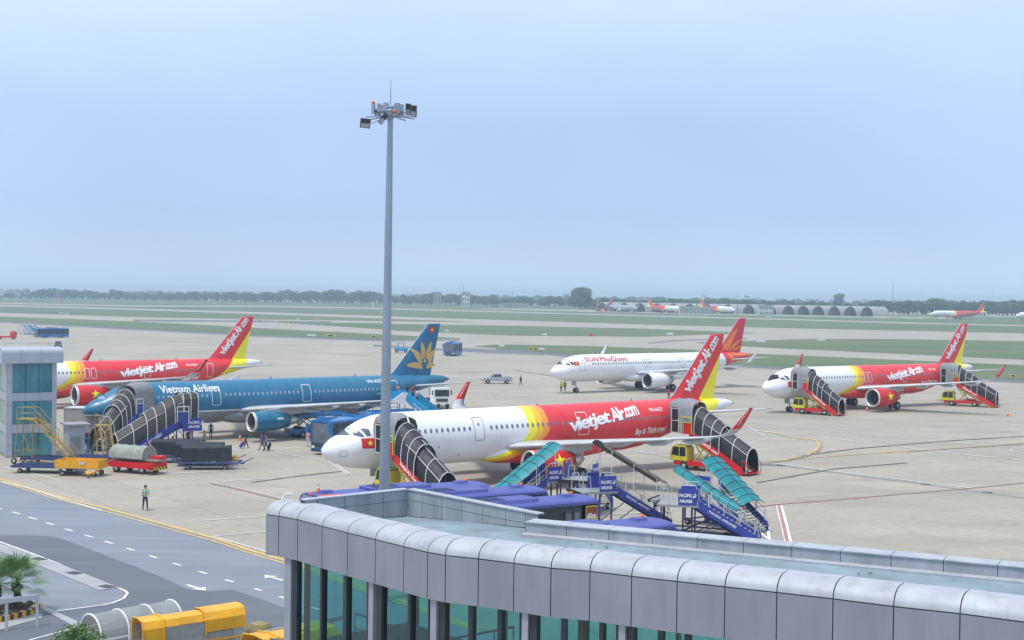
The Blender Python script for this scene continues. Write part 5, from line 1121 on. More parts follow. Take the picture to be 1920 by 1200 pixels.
b = MB(); b.box((-3, 0, .75), (7.5, 2.2, .5)); b.build('flatbed', M_red, t); b = MB(); b.box((1.6, 0, 1.5), (1.7, 2.2, 1.9), tap=.88); c = b.build('cab', M_red, t); b = MB(); b.box((2.42, 0, 1.85), (.06, 1.8, .8)); b.build('windscreen', M_glass_d, c)
b = MB(); b.box((-4.5, 0, 1.5), (2.2, 1.9, 1.0)); b.build('load', M_red, t)
for x in (-5.5, -2.5, 1.6):
    for s in (-1, 1): wheel(t, x, s, .45, .3)
for px, lb in ((66, 'nearer'), (78, 'farther')):
    g = G(px+4, 626); open_stair('far light blue stair truck, %s one of the pair by the blue bus' % ('left' if px < 70 else 'right'), g+Vector((-2, -8, 0)), R_(-35), 4.2, 3.2, beam=M_sky, board=False, group='far blue stair trucks', canopy=None)
g = G(752, 661); t = thing('tow_tractor', 'small teal tow tractor with open cab left of the lotus tail fin', 'tractor', g, R_(10))
b = MB(); b.box((0, 0, .8), (3.4, 1.8, .8)); b.build('body', M_sky, t); b = MB(); b.box((0, 0, 2.55), (1.7, 1.7, .12)); [b.box((x, y, 1.9), (.1, .1, 1.3)) for x in (-.75, .75) for y in (-.75, .75)]; b.build('cab_frame', M_sky, t); b = MB(); b.box((-4, 0, .8), (2.6, 1.5, .4)); b.build('trailer', M_ochre, t)
for x in (-1.2, 1.2, -4.6, -3.4):
    for s in (-1, 1): wheel(t, x, s*.8, .4, .28)
# grey box truck
g = G(150, 835); t = thing('catering_truck', 'grey box lift truck between the stair tower and the boarding stairs', 'truck', (-41.2, 140.6, 0), R_(-3))
M_boxt = mat('weathered_truck_box', (.40, .395, .38), .6, var=.12, scale=.8, dirt=.3, streak=True)
b = MB(); b.box((.3, 0, 2.35), (5.6, 2.4, 2.35)); b.build('box_body', M_boxt, t); b = MB(); b.box((.3, 0, 3.56), (5.7, 2.5, .08)); b.build('box_roof', M_lgrey, t)
b = MB(); b.box((1.5, -1.215, 2.45), (.95, .03, 1.8)); b.build('door', M_boxt, t); b = MB(); outline(b, 1.0, 2.0, 1.5, 3.4, .05, lambda u, v: Vector((u, -1.235, v)), r=.04); b.build('door_frame', M_dark, t)
b = MB(); b.box((.8, 0, .95), (6.6, 1.0, .25)); b.build('chassis', M_dark, t); b = MB(); b.box((4.3, 0, 1.7), (1.5, 2.2, 1.9), tap=.9); c = b.build('cab', M_white, t); b = MB(); b.box((5.0, 0, 2.05), (.1, 1.8, .8)); b.build('windscreen', M_glass_d, c)
b = MB(); b.box((-2.52, 0, 2.35), (.04, 2.35, 2.25)); b.build('rear_door', M_dark, t)
for x in (-1.2, 4.1):
    for s in (-1, 1): wheel(t, x, s*1.0, .48, .32)
# white service truck under the blue tail
g = G(822, 768); t = thing('service_truck', 'white cab service truck under the tail of the blue airliner', 'truck', (g.x-.3, g.y+2.5, 0), R_(-70))
b = MB(); b.box((1.3, 0, 1.75), (1.7, 2.3, 2.1), tap=.93); c = b.build('cab', M_white, t); b = MB(); b.box((2.14, 0, 2.15), (.08, 1.95, .85)); b.build('windscreen', M_glass_d, c); b = MB(); b.box((2.18, 0, 1.2), (.08, 1.6, .4)); b.build('grille', M_dark, c)
b = MB(); b.box((-2.2, 0, .95), (5.5, 2.2, .3)); b.build('chassis', M_dark, t); b = MB(); b.box((-2.4, 0, 2.9), (4.2, 2.2, 2.4)); b.build('box_body', M_lgrey, t)
for s in (-1, 1): b = MB(); b.box((2.1, s*1.3, 2.2), (.1, .15, .6)); b.build('mirror', M_dark, t)
for x in (1.3, -2.6):
    for s in (-1, 1): wheel(t, x, s, .5, .3)
# belt / container loaders working under the blue wing
def loader(label, loc, rz, m_, yel=False):
    t = thing('cargo_loader', label, 'loader', (loc[0], loc[1], 0), rz, 'cargo loaders under the blue wing'); b = MB(); b.box((0, 0, .7), (6.5, 2.0, .5)); b.build('chassis', m_, t)
    b = MB()
    for s in (-.9, .9):
        for k in (0, 1): b.bar((-2+k*2, s, .9), (0+k*2, s, 2.2), .1); b.bar((0+k*2, s, .9), (-2+k*2, s, 2.2), .1)
    b.build('scissor_lift', M_dark, t); b = MB(); b.box((.3, 0, 2.3), (6.2, 2.3, .25)); [b.box((-2.4+k*.5, 0, 2.45), (.12, 2.1, .08)) for k in range(12)]; b.build('deck', m_, t)
    b = MB(); b.path([(-2.7, -1.1, 2.4), (-2.7, -1.1, 3.3), (.5, -1.1, 3.3), (.5, -1.1, 2.4)], .04); b.path([(-2.7, -1.1, 2.85), (.5, -1.1, 2.85)], .03); b.build('guard_rail', M_yel if yel else m_, t)
    b = MB(); b.box((2.9, -.6, 1.5), (.9, .8, 1.5)); b.build('control_cab', m_, t)
    for x in (-2.2, 2.2):
        for s in (-1, 1): wheel(t, x, s*.9, .38, .25)
loader('blue scissor cargo loader right behind the blue engine', (-20.6, 150.6), R_(40), M_vnblue, True); loader('blue cargo loader further back under the blue wing', (-13.4, 155.5), R_(38), M_vnblue)
# baggage equipment at left
def dolly(label, loc, rz, cover=True, L=4.1):
    t = thing('baggage_dolly', label, 'baggage dolly', (loc[0], loc[1], 0), rz, 'covered baggage dollies'); b = MB()
    for s in (-1, 1): b.bar((-L/2-.3, s*.8, .62), (L/2+.9, s*.8, .62), .09, .14); b.bar((-L/2-.2, s*.8, .32), (L/2+.3, s*.8, .32), .07); [b.bar((x, s*.8, .3), (x, s*.8, .65), .06) for x in (-1.9, -1.0, 0, 1.0, 1.9)]; b.bar((L/2+.9, s*.8, .62), (L/2+.2, s*.8, .32), .06); b.bar((-L/2-.3, s*.8, .62), (-L/2+.2, s*.8, .32), .06)
    for k in range(8): b.box((-L/2+k*L/7, 0, .66), (.1, 1.5, .05))
    b.build('frame', mat('slate_blue_paint', (.07, .10, .24), .5, var=.15, dirt=.25), t)
    for x in (-1.5, 1.6):
        for s in (-1, 1): wheel(t, x, s*.7, .2, .14)
    b = MB(); b.bar((L/2+.9, 0, .5), (L/2+1.9, 0, .95), .07); b.box((L/2+1.0, 0, .5), (.3, .5, .1)); b.build('tow_bar', M_navy, t)
    if cover:
        rr = []; R2 = random.Random(label)
        for k in range(9):
            x = -L/2+k*L/8; j = lambda: R2.uniform(-.03, .03); rr.append([Vector((x+j(), y+j(), z+j())) for y, z in ((-.84, .75), (-.80, 1.3), (-.78, 1.85), (-.5, 1.98), (0, 2.04), (.5, 1.98), (.78, 1.85), (.80, 1.3), (.84, .75))])
        b = MB(); b.loft(rr, sm=False); b.build('cover', M_tarp, t)
        b = MB(); b.box((L/2+.35, .1, .95), (.35, .3, .45)); b.build('box', M_ochre, t)
    return t
dolly('nearest black covered baggage dolly with a raised tow bar, in front of the blue stairs', (-25.9, 121.4), R_(6))
dolly('middle black covered baggage dolly, half hidden by the nearest one', (-27.0, 123.9), R_(5))
dolly('rear black covered baggage dolly beside the rounded belt loader canopy', (-29.6, 126.0), R_(4))
# red belt loader with rounded clear canopy
t = thing('belt_loader', 'red belt loader with rounded grey canopy beside the yellow trailer', 'belt loader', (-31.0, 118.4, 0), R_(-26))
b = MB(); b.box((0, 0, .72), (4.6, 1.9, .5)); b.box((2.1, 0, .55), (.5, 1.9, .3)); b.build('chassis', M_red, t)
b = MB(); b.bar((-2.3, 0, 1.15), (2.5, 0, 1.15), 1.0, .16); b.build('conveyor', M_olive, t)
b = MB(); b.loft([[Vector((x, .95*math.cos(a), 1.25+1.0*math.sin(a)**.8)) for a in [math.pi*k/10 for k in range(11)]] for x in (-2.2, -1.4, -.5, .4, 1.2)], closed=False, sm=True); b.sheet([Vector((1.2, .95*math.cos(a), 1.25+1.0*math.sin(a)**.8)) for a in [math.pi*k/10 for k in range(11)]]); b.build('canopy', M_olive, t)
b = MB(); [b.path([Vector((x, .97*math.cos(a), 1.25+1.02*math.sin(a)**.8)) for a in [math.pi*k/10 for k in range(11)]], .02, 5) for x in (-2.2, -1.4, -.5, .4, 1.2)]; b.build('canopy_rib', M_rib, t)
M_haz = None
def hazardmat():
    m, nt, p = newmat('hazard_stripes'); vec, x, y, z = coords(nt); q = ((y+z)*2.6).frac().gt(.5); k = mixc(nt, q, (.02, .02, .02), (.72, .55, .03)); nt.links.new(k.k, p.inputs['Base Color']); p.inputs['Roughness'].default_value = .5; return m
M_haz = hazardmat()
b = MB(); b.box((2.37, 0, .5), (.04, 1.8, .26)); b.build('hazard_board', M_haz, t); b = MB(); b.box((2.0, .3, 1.3), (.9, .8, .35)); b.build('operator_deck', M_red, t)
for x in (-1.5, 1.2):
    for s in (-1, 1): wheel(t, x, s*.82, .36, .25)
# yellow trailer
t = thing('baggage_trailer', 'yellow open baggage trailer with drawbar at left', 'trailer', (-35.0, 116.2, 0), R_(-8)); b = MB()
W_, D_ = 3.7, 1.8
for s in (-1, 1): b.box((0, s*D_/2, 1.0), (W_, .05, .62)); b.box((s*W_/2, 0, 1.0), (.05, D_, .62))
for k in range(7): b.box((-W_/2+k*W_/6, -D_/2-.03, 1.0), (.06, .05, .62))
b.box((0, 0, .68), (W_, D_, .1)); b.build('tray', M_ochre, t); b = MB(); b.bar((.6, -.5, .5), (1.4, -1.9, .35), .18, .12); b.bar((1.7, -.5, .5), (1.4, -1.9, .35), .18, .12); b.build('drawbar', M_ochre, t)
b = MB(); b.box((.5, -D_/2-.06, 1.1), (.5, .02, .2)); b.build('number_plate', M_lgrey, t)
for x in (-1.3, 1.4):
    for s in (-.7, .7): wheel(t, x, s, .22, .14)
# flat container dollies (dark, low)
for k, (x, y, rz, lb, bx) in enumerate(((-38.6, 117.9, -4, 'low dark pallet dolly with small wheels left of the yellow trailer', 0), (-36.2, 124.6, -3, 'low dark pallet dolly behind the yellow trailer', 1), (-39.6, 123.4, -3, 'low dark pallet dolly under the big yellow steps', 1))):
    t = thing('pallet_dolly', lb, 'pallet dolly', (x, y, 0), R_(rz), 'low pallet dollies'); b = MB(); b.box((0, 0, .55), (4.8, 2.2, .16)); [b.box((-2.2+i*.4, 0, .66), (.1, 2.0, .06)) for i in range(12)]; b.build('deck', M_navy, t)
    b = MB(); b.sheet([(2.4, -1.1, .62), (3.3, -.9, .1), (3.3, .9, .1), (2.4, 1.1, .62)]); b.build('end_flap', M_navy, t)
    for xx in (-1.7, 1.7):
        for s in (-.85, .85): wheel(t, xx, s, .2, .14)
# yellow maintenance steps
def ysteps(label, loc, rz, Hh, L, small=False):
    t = thing('maintenance_steps', label, 'access steps', (loc[0], loc[1], 0), rz, 'yellow maintenance steps'); m_ = M_rail_y; W_ = .9
    b = MB(); b.box((0, 0, Hh), (1.6, W_+.2, .1)); b.build('platform', m_, t)
    for k in range(12): x = .8+L*k/12; z = Hh*(1-k/12)-.15; b = MB(); b.box((x, 0, z), (.28, W_, .05)); b.build('step', m_, t)
    for s in (-1, 1):
        y = s*W_/2; b = MB(); b.bar((.8, y, Hh), (.8+L, y, .15), .06, .16); b.build('stringer', m_, t)
        b = MB(); b.path([(-.8, y, Hh), (-.8, y, Hh+1.0), (.8, y, Hh+1.0), (.8+L, y, 1.0)], .03); b.path([(-.8, y, Hh+.5), (.8, y, Hh+.5), (.8+L, y, .55)], .02); [b.tube((x, y, Hh*(1-(x-.8)/L)), (x, y, Hh*(1-(x-.8)/L)+1.0), .02) for x in (1.3, 2.0, 2.7) if x < .8+L]; b.build('handrail', m_, t)
        b = MB(); b.bar((-.7, y, Hh), (-.9, y*1.5, .3), .06); b.bar((.7, y, Hh), (1.0, y*1.5, .3), .06); b.bar((-.8, y*1.3, 1.2), (.9, y*1.3, 1.2), .05); b.bar((-.7, y, Hh), (1.0, y*1.5, .3), .045); b.bar((.7, y, Hh), (-.9, y*1.5, .3), .045); b.bar((-.9, y*1.5, .3), (L+.8, y*1.5, .3), .07); b.build('support_frame', m_, t)
        for x in (-.9, L+.5): wheel(t, x, y*1.5, .28, .1)
ysteps('tall weathered yellow maintenance steps in front of the stair tower', (-41.9, 123.6), R_(-14), 3.9, 4.0)
ysteps('shorter yellow maintenance steps facing the camera right of the stair tower', (-37.0, 129.0), R_(-62), 2.9, 2.2)
# foreground: yellow covered conveyor, clear arched canopy stairs, yellow frames
def FP(px, py, d): return P(px, py, d)
M_clear = mat('cloudy_clear_sheet', (.36, .39, .38), .25, var=.1, dirt=.12)
nt = M_clear.node_tree; pb = nt.nodes['Principled BSDF']; pb.inputs['Alpha'].default_value = .62
def covered_ramp(name, label, a, b_, w_, panel, rib, n=3, yellow=False):
    """arched or box canopy from a to b_ (points on the ridge), standing on a wheeled frame"""
    d = Vector((b_.x-a.x, b_.y-a.y, 0)); L = d.length; rz = math.atan2(d.y, d.x); t = thing(name, label, 'canopy stairs' if not yellow else 'belt conveyor', (a.x, a.y, 0), rz)
    z0, z1 = a.z, b_.z; f0 = lambda x: z0+(z1-z0)*x/L
    if yellow and n == 3:
        secs = ((0, .22, .85, 1), (.2, .62, .32, .94), (.6, 1, .72, 1.06))
    else: secs = None
    if not yellow:
        pr = [(-w_/2, -1.75)]+[(w_/2*math.sin(q), -w_/2+w_/2*math.cos(q)) for q in [-math.pi/2+math.pi*k/12 for k in range(13)]]+[(w_/2, -1.75)]
    else: pr = [(-w_/2, -1.0), (-w_/2, -.3), (-w_/2+.12, -.05), (0, 0), (w_/2-.12, -.05), (w_/2, -.3), (w_/2, -1.0)]
    for i in range(n):
        xa, xc = L*i/n, L*(i+1)/n-.02; k_ = 1+.05*(i % 2); q_ = pr
        if secs: xa, xc, dp, k_ = secs[i]; xa *= L; xc *= L; q_ = [(y, max(z, -dp)) for y, z in pr]; q_ = [(pr[0][0], -dp)]+q_[1:-1]+[(pr[-1][0], -dp)]
        b = MB(); b.loft([[Vector((x, y*k_, f0(x)+z+(k_-1)*.5)) for y, z in q_] for x in (xa, xc)], closed=False, sm=not yellow); b.build('canopy_panel', panel, t)
        if yellow:
            for s in (-1, 1): b = MB(); b.sheet([Vector((x, s*w_*.47, f0(x)+z)) for x, z in ((xa, -.3), (xc, -.3), (xc, -1.7), (xa, -1.7))]); b.build('clear_side_sheet', M_clear, t)
    for i in range(n+1):
        x = L*i/n
        if secs: x = L*(0, .2, .61, 1)[i]
        b = MB(); b.path([Vector((x, y*1.06, f0(x)+(z*1.05 if not yellow else max(z, -.8))+.02)) for y, z in pr], .04 if not yellow else .03, 6); b.build('canopy_rib', rib, t)
    b = MB()
    for s in (-1, 1):
        for z in ((-1.75, -.85) if not yellow else (-1.0, -1.35, -1.7)): b.bar((0, s*w_/2, f0(0)+z), (L, s*w_/2, f0(L)+z), .06)
        for k in range(5): x = L*k/4; b.bar((x, s*w_/2, .5), (x, s*w_/2, f0(x)-1.0), .06)
        b.bar((0, s*w_/2, .5), (L, s*w_/2, .5), .12)
    b.build('frame', rib if not yellow else panel, t)
    b = MB(); b.box((L/2, 0, 1.2), (L*.96, w_-.1, .5)); b.build('chassis', M_ochre if not yellow else M_ochre, t)
    for x in (L*.15, L*.85):
        for s in (-1, 1): wheel(t, x, s*w_*.45, .4, .25)
    return t
covered_ramp('clear_canopy_stairs', 'stairs under a cloudy clear arched canopy behind the yellow covered conveyor', FP(170, 1153, 53.0), FP(322, 1126, 55.5), 1.5, M_clear, M_rib, 3)
covered_ramp('covered_conveyor', 'yellow covered belt conveyor at the bottom left behind the green bush', FP(258, 1160, 48.5), FP(448, 1132, 50.5), 1.1, M_ochre, M_ochre, 3, True)
covered_ramp('covered_conveyor', 'second yellow covered conveyor cut off by the grey terminal column', FP(476, 1192, 44.5), FP(610, 1168, 46.5), 1.3, M_ochre, M_ochre, 3, True)
t = thing('tarp_bundle', 'khaki tarp bundle behind the yellow covered conveyor', 'tarp', FP(487, 1185, 51)); t.location.z = 0
b = MB(); zt = FP(487, 1164, 51).z; b.loft([[Vector((r*math.cos(a)*(1+.1*math.sin(3*a)), .7*r*math.sin(a), z)) for a in [k*math.pi/5 for k in range(10)]] for z, r in ((0, .5), (zt-1.2, .55), (zt-.5, .6), (zt-.1, .35), (zt, .05))], sm=False); b.build('tarp', mat('khaki_tarp', (.30, .25, .12), .8, var=.3), t)
t = thing('grey_barrier', 'long grey rail beam beside the tarp near the terminal column', 'barrier', FP(455, 1196, 46)); t.location.z = 0
b = MB(); a_ = FP(455, 1196, 46); e_ = FP(640, 1158, 49); b.bar(Vector((0, 0, a_.z)), Vector((e_.x-a_.x, e_.y-a_.y, e_.z)), .12, .16); [b.bar(Vector((0, 0, a_.z)).lerp(Vector((e_.x-a_.x, e_.y-a_.y, e_.z)), q), Vector(((e_.x-a_.x)*q, (e_.y-a_.y)*q, 0)), .08) for q in (.1, .5, .9)]; b.build('rail', M_grey, t)
# cones
def cone(loc, label, z=0, sc=1):
    t = thing('traffic_cone', label, 'traffic cone', (loc[0], loc[1], z), 0, 'traffic cones'); b = MB(); b.box((0, 0, .03), (.42*sc, .42*sc, .05)); b.build('base', M_orange, t)
    b = MB(); b.tube((0, 0, .05), (0, 0, .72*sc), .15*sc, .025*sc, 12); b.build('cone_body', M_orange, t); b = MB(); b.tube((0, 0, .34*sc), (0, 0, .50*sc), .108*sc, .078*sc, 12); b.build('white_band', M_wpaint, t)
for px, py, lb in ((357, 811, 'orange cone left of the helmeted worker by the blue airliner'), (370, 805, 'orange cone under the belly of the blue airliner'), (450, 826, 'orange cone beside the woman pulling a purple suitcase'), (1626, 771, 'small cone in front of the right hand engine intake'), (1673, 771, 'small cone beside the right hand main wheels'), (1890, 780, 'lone cone on the open apron at the right edge'), (420, 866, 'orange cone at the tow bar of the covered dollies'), (414, 862, 'smaller cone on the corner of the covered dolly')): g = G(px, py); cone(g, lb, sc=1.0)
g = G(597, 919, 3.22); cone((g.x, g.y), 'dark banded cone standing on the roof of the first violet bus', 3.1, .7)
g = G(416, 918); 
# ================================================================ PEOPLE
def skin_mesh(verts, edges, radii):
    me = bpy.data.meshes.new('person_body'); me.from_pydata(verts, edges, []); o = bpy.data.objects.new('s', me); COL.objects.link(o)
    md = o.modifiers.new('s', 'SKIN'); md.use_smooth_shade = True
    for v, r in zip(me.skin_vertices[0].data, radii): v.radius = (r, r) if not isinstance(r, tuple) else r
    me.skin_vertices[0].data[0].use_root = True
    sb = o.modifiers.new('b', 'SUBSURF'); sb.levels = 1; sb.render_levels = 1
    dg = bpy.context.evaluated_depsgraph_get(); r = bpy.data.meshes.new_from_object(o.evaluated_get(dg)); bpy.data.objects.remove(o); return r
def person(label, loc, rz, top='navy', bot='black', pose='stand', hair=True, helmet=None, vest=False, bag=None, h=1.7, group=None, z=None, phone=False, longcoat=False):
    """faces +x"""
    t = thing('person', label, 'person', (loc[0], loc[1], loc[2] if z is None else z), rz, group); k = h/1.7
    st = dict(stand=(.03, -.03), walk=(.24, -.22), stride=(.32, -.30)).get(pose, (.03, -.03)); lean = .05 if pose != 'stand' else 0
    V = [(0, 0, .92), (lean*.4, 0, 1.10), (lean, 0, 1.34), (lean+.01, 0, 1.44), (lean+.02, 0, 1.50), (lean+.035, 0, 1.585), (lean+.03, 0, 1.66)]; Ed = [(0, 1), (1, 2), (2, 3), (3, 4), (4, 5), (5, 6)]; Rd = [(.15, .11), (.135, .10), (.165, .105), (.07, .07), (.05, .05), (.088, .095), (.07, .075)]
    for s, f in ((1, st[0]), (-1, st[1])):
        b = len(V); kb = .06 if f < 0 else .03
        V += [(f*.05, s*.09, .86), (f*.5+kb, s*.095, .48), (f, s*.095, .10 if f > -.1 else .14), (f+.14, s*.10, .045 if f > -.1 else .05)]; Ed += [(0, b), (b, b+1), (b+1, b+2), (b+2, b+3)]; Rd += [.095, .062, .045, .042]
    arm = dict(stand=((-.02, .0), (-.02, .0)), walk=((-.16, .02), (.15, .10)), stride=((-.2, .0), (.2, .12))).get(pose, ((0, 0), (0, 0)))
    for i, s in enumerate((1, -1)):
        b = len(V); fx = arm[i][0]; sw = lean
        if phone or pose == 'wave':
            if pose == 'wave': hand = [(sw, s*.21, 1.36), (sw+.12, s*.36, 1.45 if s > 0 else 1.25), (sw+.2, s*.2, 1.68 if s > 0 else 1.05), (sw+.24, s*.12, 1.75 if s > 0 else 1.02)]
            else: hand = [(sw, s*.20, 1.36), (sw+.02, s*.25, 1.10), (sw+.24, s*.10, 1.16), (sw+.31, s*.06, 1.19)]
        else: hand = [(sw, s*.20, 1.36), (sw+fx*.5, s*.245, 1.10), (sw+fx+.05, s*.24, .87), (sw+fx*1.1+.07, s*.235, .79)]
        V += hand; Ed += [(2, b), (b, b+1), (b+1, b+2), (b+2, b+3)]; Rd += [.062, .045, .034, .03]
    me = skin_mesh([(x*k, y*k, z_*k) for x, y, z_ in V], Ed, [(r[0]*k, r[1]*k) if isinstance(r, tuple) else r*k for r in Rd])
    mats = [M_cloth[top], M_cloth[bot], M_skin, M_black]; me.materials.clear(); [me.materials.append(m_) for m_ in mats]
    for p_ in me.polygons:
        c = p_.center/k; near_hand = any((c-Vector(V[i])).length < .11 for i in (len(V)-5, len(V)-1))
        p_.material_index = 3 if c.z < .10 else 1 if c.z < (.93 if not longcoat else .6) and abs(c.y) < .19 else 2 if (c.z > 1.47 or near_hand or (not phone and pose != 'wave' and abs(c.y) > .19 and c.z < 1.12 and top not in ('cyan', 'blue', 'lime'))) else 0; p_.use_smooth = True
    link('body', me, t)
    hx = (lean+.03)*k; b = MB()
    if helmet: b.ball((hx, 0, 1.66*k), .125*k, sz=.8); b.lathe([(0, .15), (.02, .15)], (hx+.02, 0, 1.645*k), 'Z', 12); b.build('helmet', helmet, t)
    else: b.ball((hx-.025*k, 0, 1.655*k), .105*k, sz=.95, sx=1.0); b.ball((hx-.05*k, 0, 1.60*k), .09*k); b.build('hair', M_hair, t)
    b = MB()
    for s in (-1, 1): b.ball((hx+.085*k, s*.032*k, 1.612*k), .011*k, n=6)
    b.box((hx+.078*k, 0, 1.555*k), (.02*k, .045*k, .008*k)); b.build('eyes_and_mouth', M_hair, t); b = MB(); b.box((hx+.095*k, 0, 1.585*k), (.028*k, .02*k, .035*k), tap=.5); b.build('nose', M_skin, t)
    # fingers
    for i in (len(V)-5, len(V)-1):
        q = Vector(V[i])*k; b = MB(); d0 = (Vector(V[i])-Vector(V[i-1])).normalized()
        for f in range(4): o_ = Vector((.012*(f-1.5)*1.4, 0, 0)); p0 = q+o_; p1 = p0+d0*.04*k; p2 = p1+d0*(.035-.004*abs(f-1))*k+Vector((.008, 0, 0)); b.path([p0, p1, p2], .0085*k, 5)
        b.path([q+Vector((.02, 0, .01)), q+Vector((.045, 0, 0))*k+d0*.02], .01*k, 5); b.build('hand', M_skin, t)
    if vest:
        b = MB()
        for s in (-1, 1): b.path([((lean-.08)*k, s*.10*k, 1.0*k), ((lean-.12)*k, s*.10*k, 1.3*k), (lean*k, s*.11*k, 1.46*k), ((lean+.11)*k, s*.09*k, 1.3*k), ((lean+.11)*k, s*.09*k, 1.05*k)], .022*k, 6)
        b.path([(.1*math.cos(a)*k+lean*k, .15*math.sin(a)*k, 1.08*k) for a in [q*math.pi/6 for q in range(13)]], .02*k, 6); b.build('reflective_vest', M_cloth['lime'], t)
    if bag == 'backpack': b = MB(); b.box(((lean-.20)*k, 0, 1.2*k), (.2*k, .32*k, .45*k), tap=.8); b.build('backpack', M_cloth['black'], t)
    return t
def at(px, py): return G(px, py)
person('man in pale blue shirt and lime vest walking alone looking at a phone', at(272, 957), R_(-60), 'paleblue', 'navy', 'walk', vest=True, bag='backpack', phone=True, h=1.72)
person('worker in cyan overalls with raised arm beside the grey box truck', at(165, 849.5), R_(-100), 'cyan', 'cyan', 'wave')
person('worker in navy uniform with white helmet near the cones', at(395.5, 822), R_(-95), 'blue', 'navy', 'stand', helmet=M_wpaint)
person('traveller with dark backpack in blue shorts left of the one in grey', at(353, 837), R_(-70), 'navy', 'navy', 'walk', bag='backpack')
person('traveller in grey shirt striding toward the blue stairs', at(382, 841), R_(-20), 'grey', 'black', 'stride')
pw = person('woman in black pulling a purple suitcase', at(460.5, 840), R_(20), 'navy', 'black', 'walk', h=1.62)
person('traveller carrying a blue backpack beside a companion in grey', at(492, 845), R_(200), 'blue', 'navy', 'stride', bag='backpack')
person('traveller in grey jacket behind the companion with blue backpack', at(499, 846), R_(190), 'grey', 'black', 'walk')
person('passenger in pink top with shoulder bag beside the blue coach', at(577, 838), R_(60), 'pink', 'white', 'stand', h=1.62)
person('passenger in white shirt at the foot of the front stairs of the blue airliner', (-31.3, 131.8, 0), R_(60), 'white', 'grey', 'walk')
person('dark clothed passenger in front of the front stairs of the blue airliner', (-32.6, 131.5, 0), R_(80), 'navy', 'black', 'stand')
person('worker in lime vest standing before the nose of the white airliner', at(1052, 735), R_(-60), 'lime', 'black', 'stand')
person('man in dark clothes beside the lime vested worker', at(1059, 734), R_(-80), 'black', 'black', 'stand')
person('lone man in navy walking beyond the silver pickup truck', at(976, 724), R_(-60), 'navy', 'navy', 'walk')
person('person in dark vest standing behind the red tail fin near the white airliner', at(1253.5, 749), R_(-80), 'red', 'navy', 'stand')
person('worker in red with orange helmet sitting on the belt loader deck', (-30.1, 119.0, 1.0), R_(-40), 'red', 'black', 'stand', helmet=M_orange, h=1.3)
sdir_ = Vector((math.cos(R_(-28)), math.sin(R_(-28)), 0)); base_ = Vector((dk.x, dk.y, 0))
for q, zz, tp, lb in ((-.6, 3.42, 'pink', 'passenger in pink stepping out of the rear door of the blue airliner'), (.6, 3.42, 'navy', 'passenger in navy at the top of the light blue stairs'), (1.3, 3.42, 'red', 'passenger in red behind the one in white on the light blue stairs'), (1.9, 3.0, 'white', 'passenger in white shirt on the light blue stairs'), (4.9, 1.0, 'paleblue', 'passenger in pale blue near the foot of the light blue stairs')):
    p_ = base_+sdir_*q; person(lb, (p_.x, p_.y, 0), R_(-28), tp, 'navy' if tp != 'navy' else 'grey', 'stand', z=zz)
def suitcase(label, loc, rz, m_, tilt=.6):
    t = thing('suitcase', label, 'suitcase', (loc[0], loc[1], .12), rz); b = MB(); M = Matrix.Rotation(tilt, 4, 'Y') @ Matrix.Translation((0, 0, .32)); b.box(None, (.26, .42, .62), M=M); b.build('shell', m_, t)
    b = MB(); [b.tube(M @ Vector((0, s*.12, .3)), M @ Vector((0, s*.12, .78)), .012) for s in (-1, 1)]; b.tube(M @ Vector((0, -.12, .78)), M @ Vector((0, .12, .78)), .018); b.build('handle', M_dark, t)
    for s in (-1, 1): wheel(t, .0, s*.16, .05, .04)
suitcase('purple suitcase rolling behind the woman in black', at(450, 841), R_(15), M_cloth['purple']); suitcase('small black suitcase at the feet of the travellers in grey', at(503, 845), R_(10), M_cloth['black'], .3); suitcase('black roller bag carried by the traveller with the backpack', at(350, 837), R_(180), M_cloth['black'], .1)

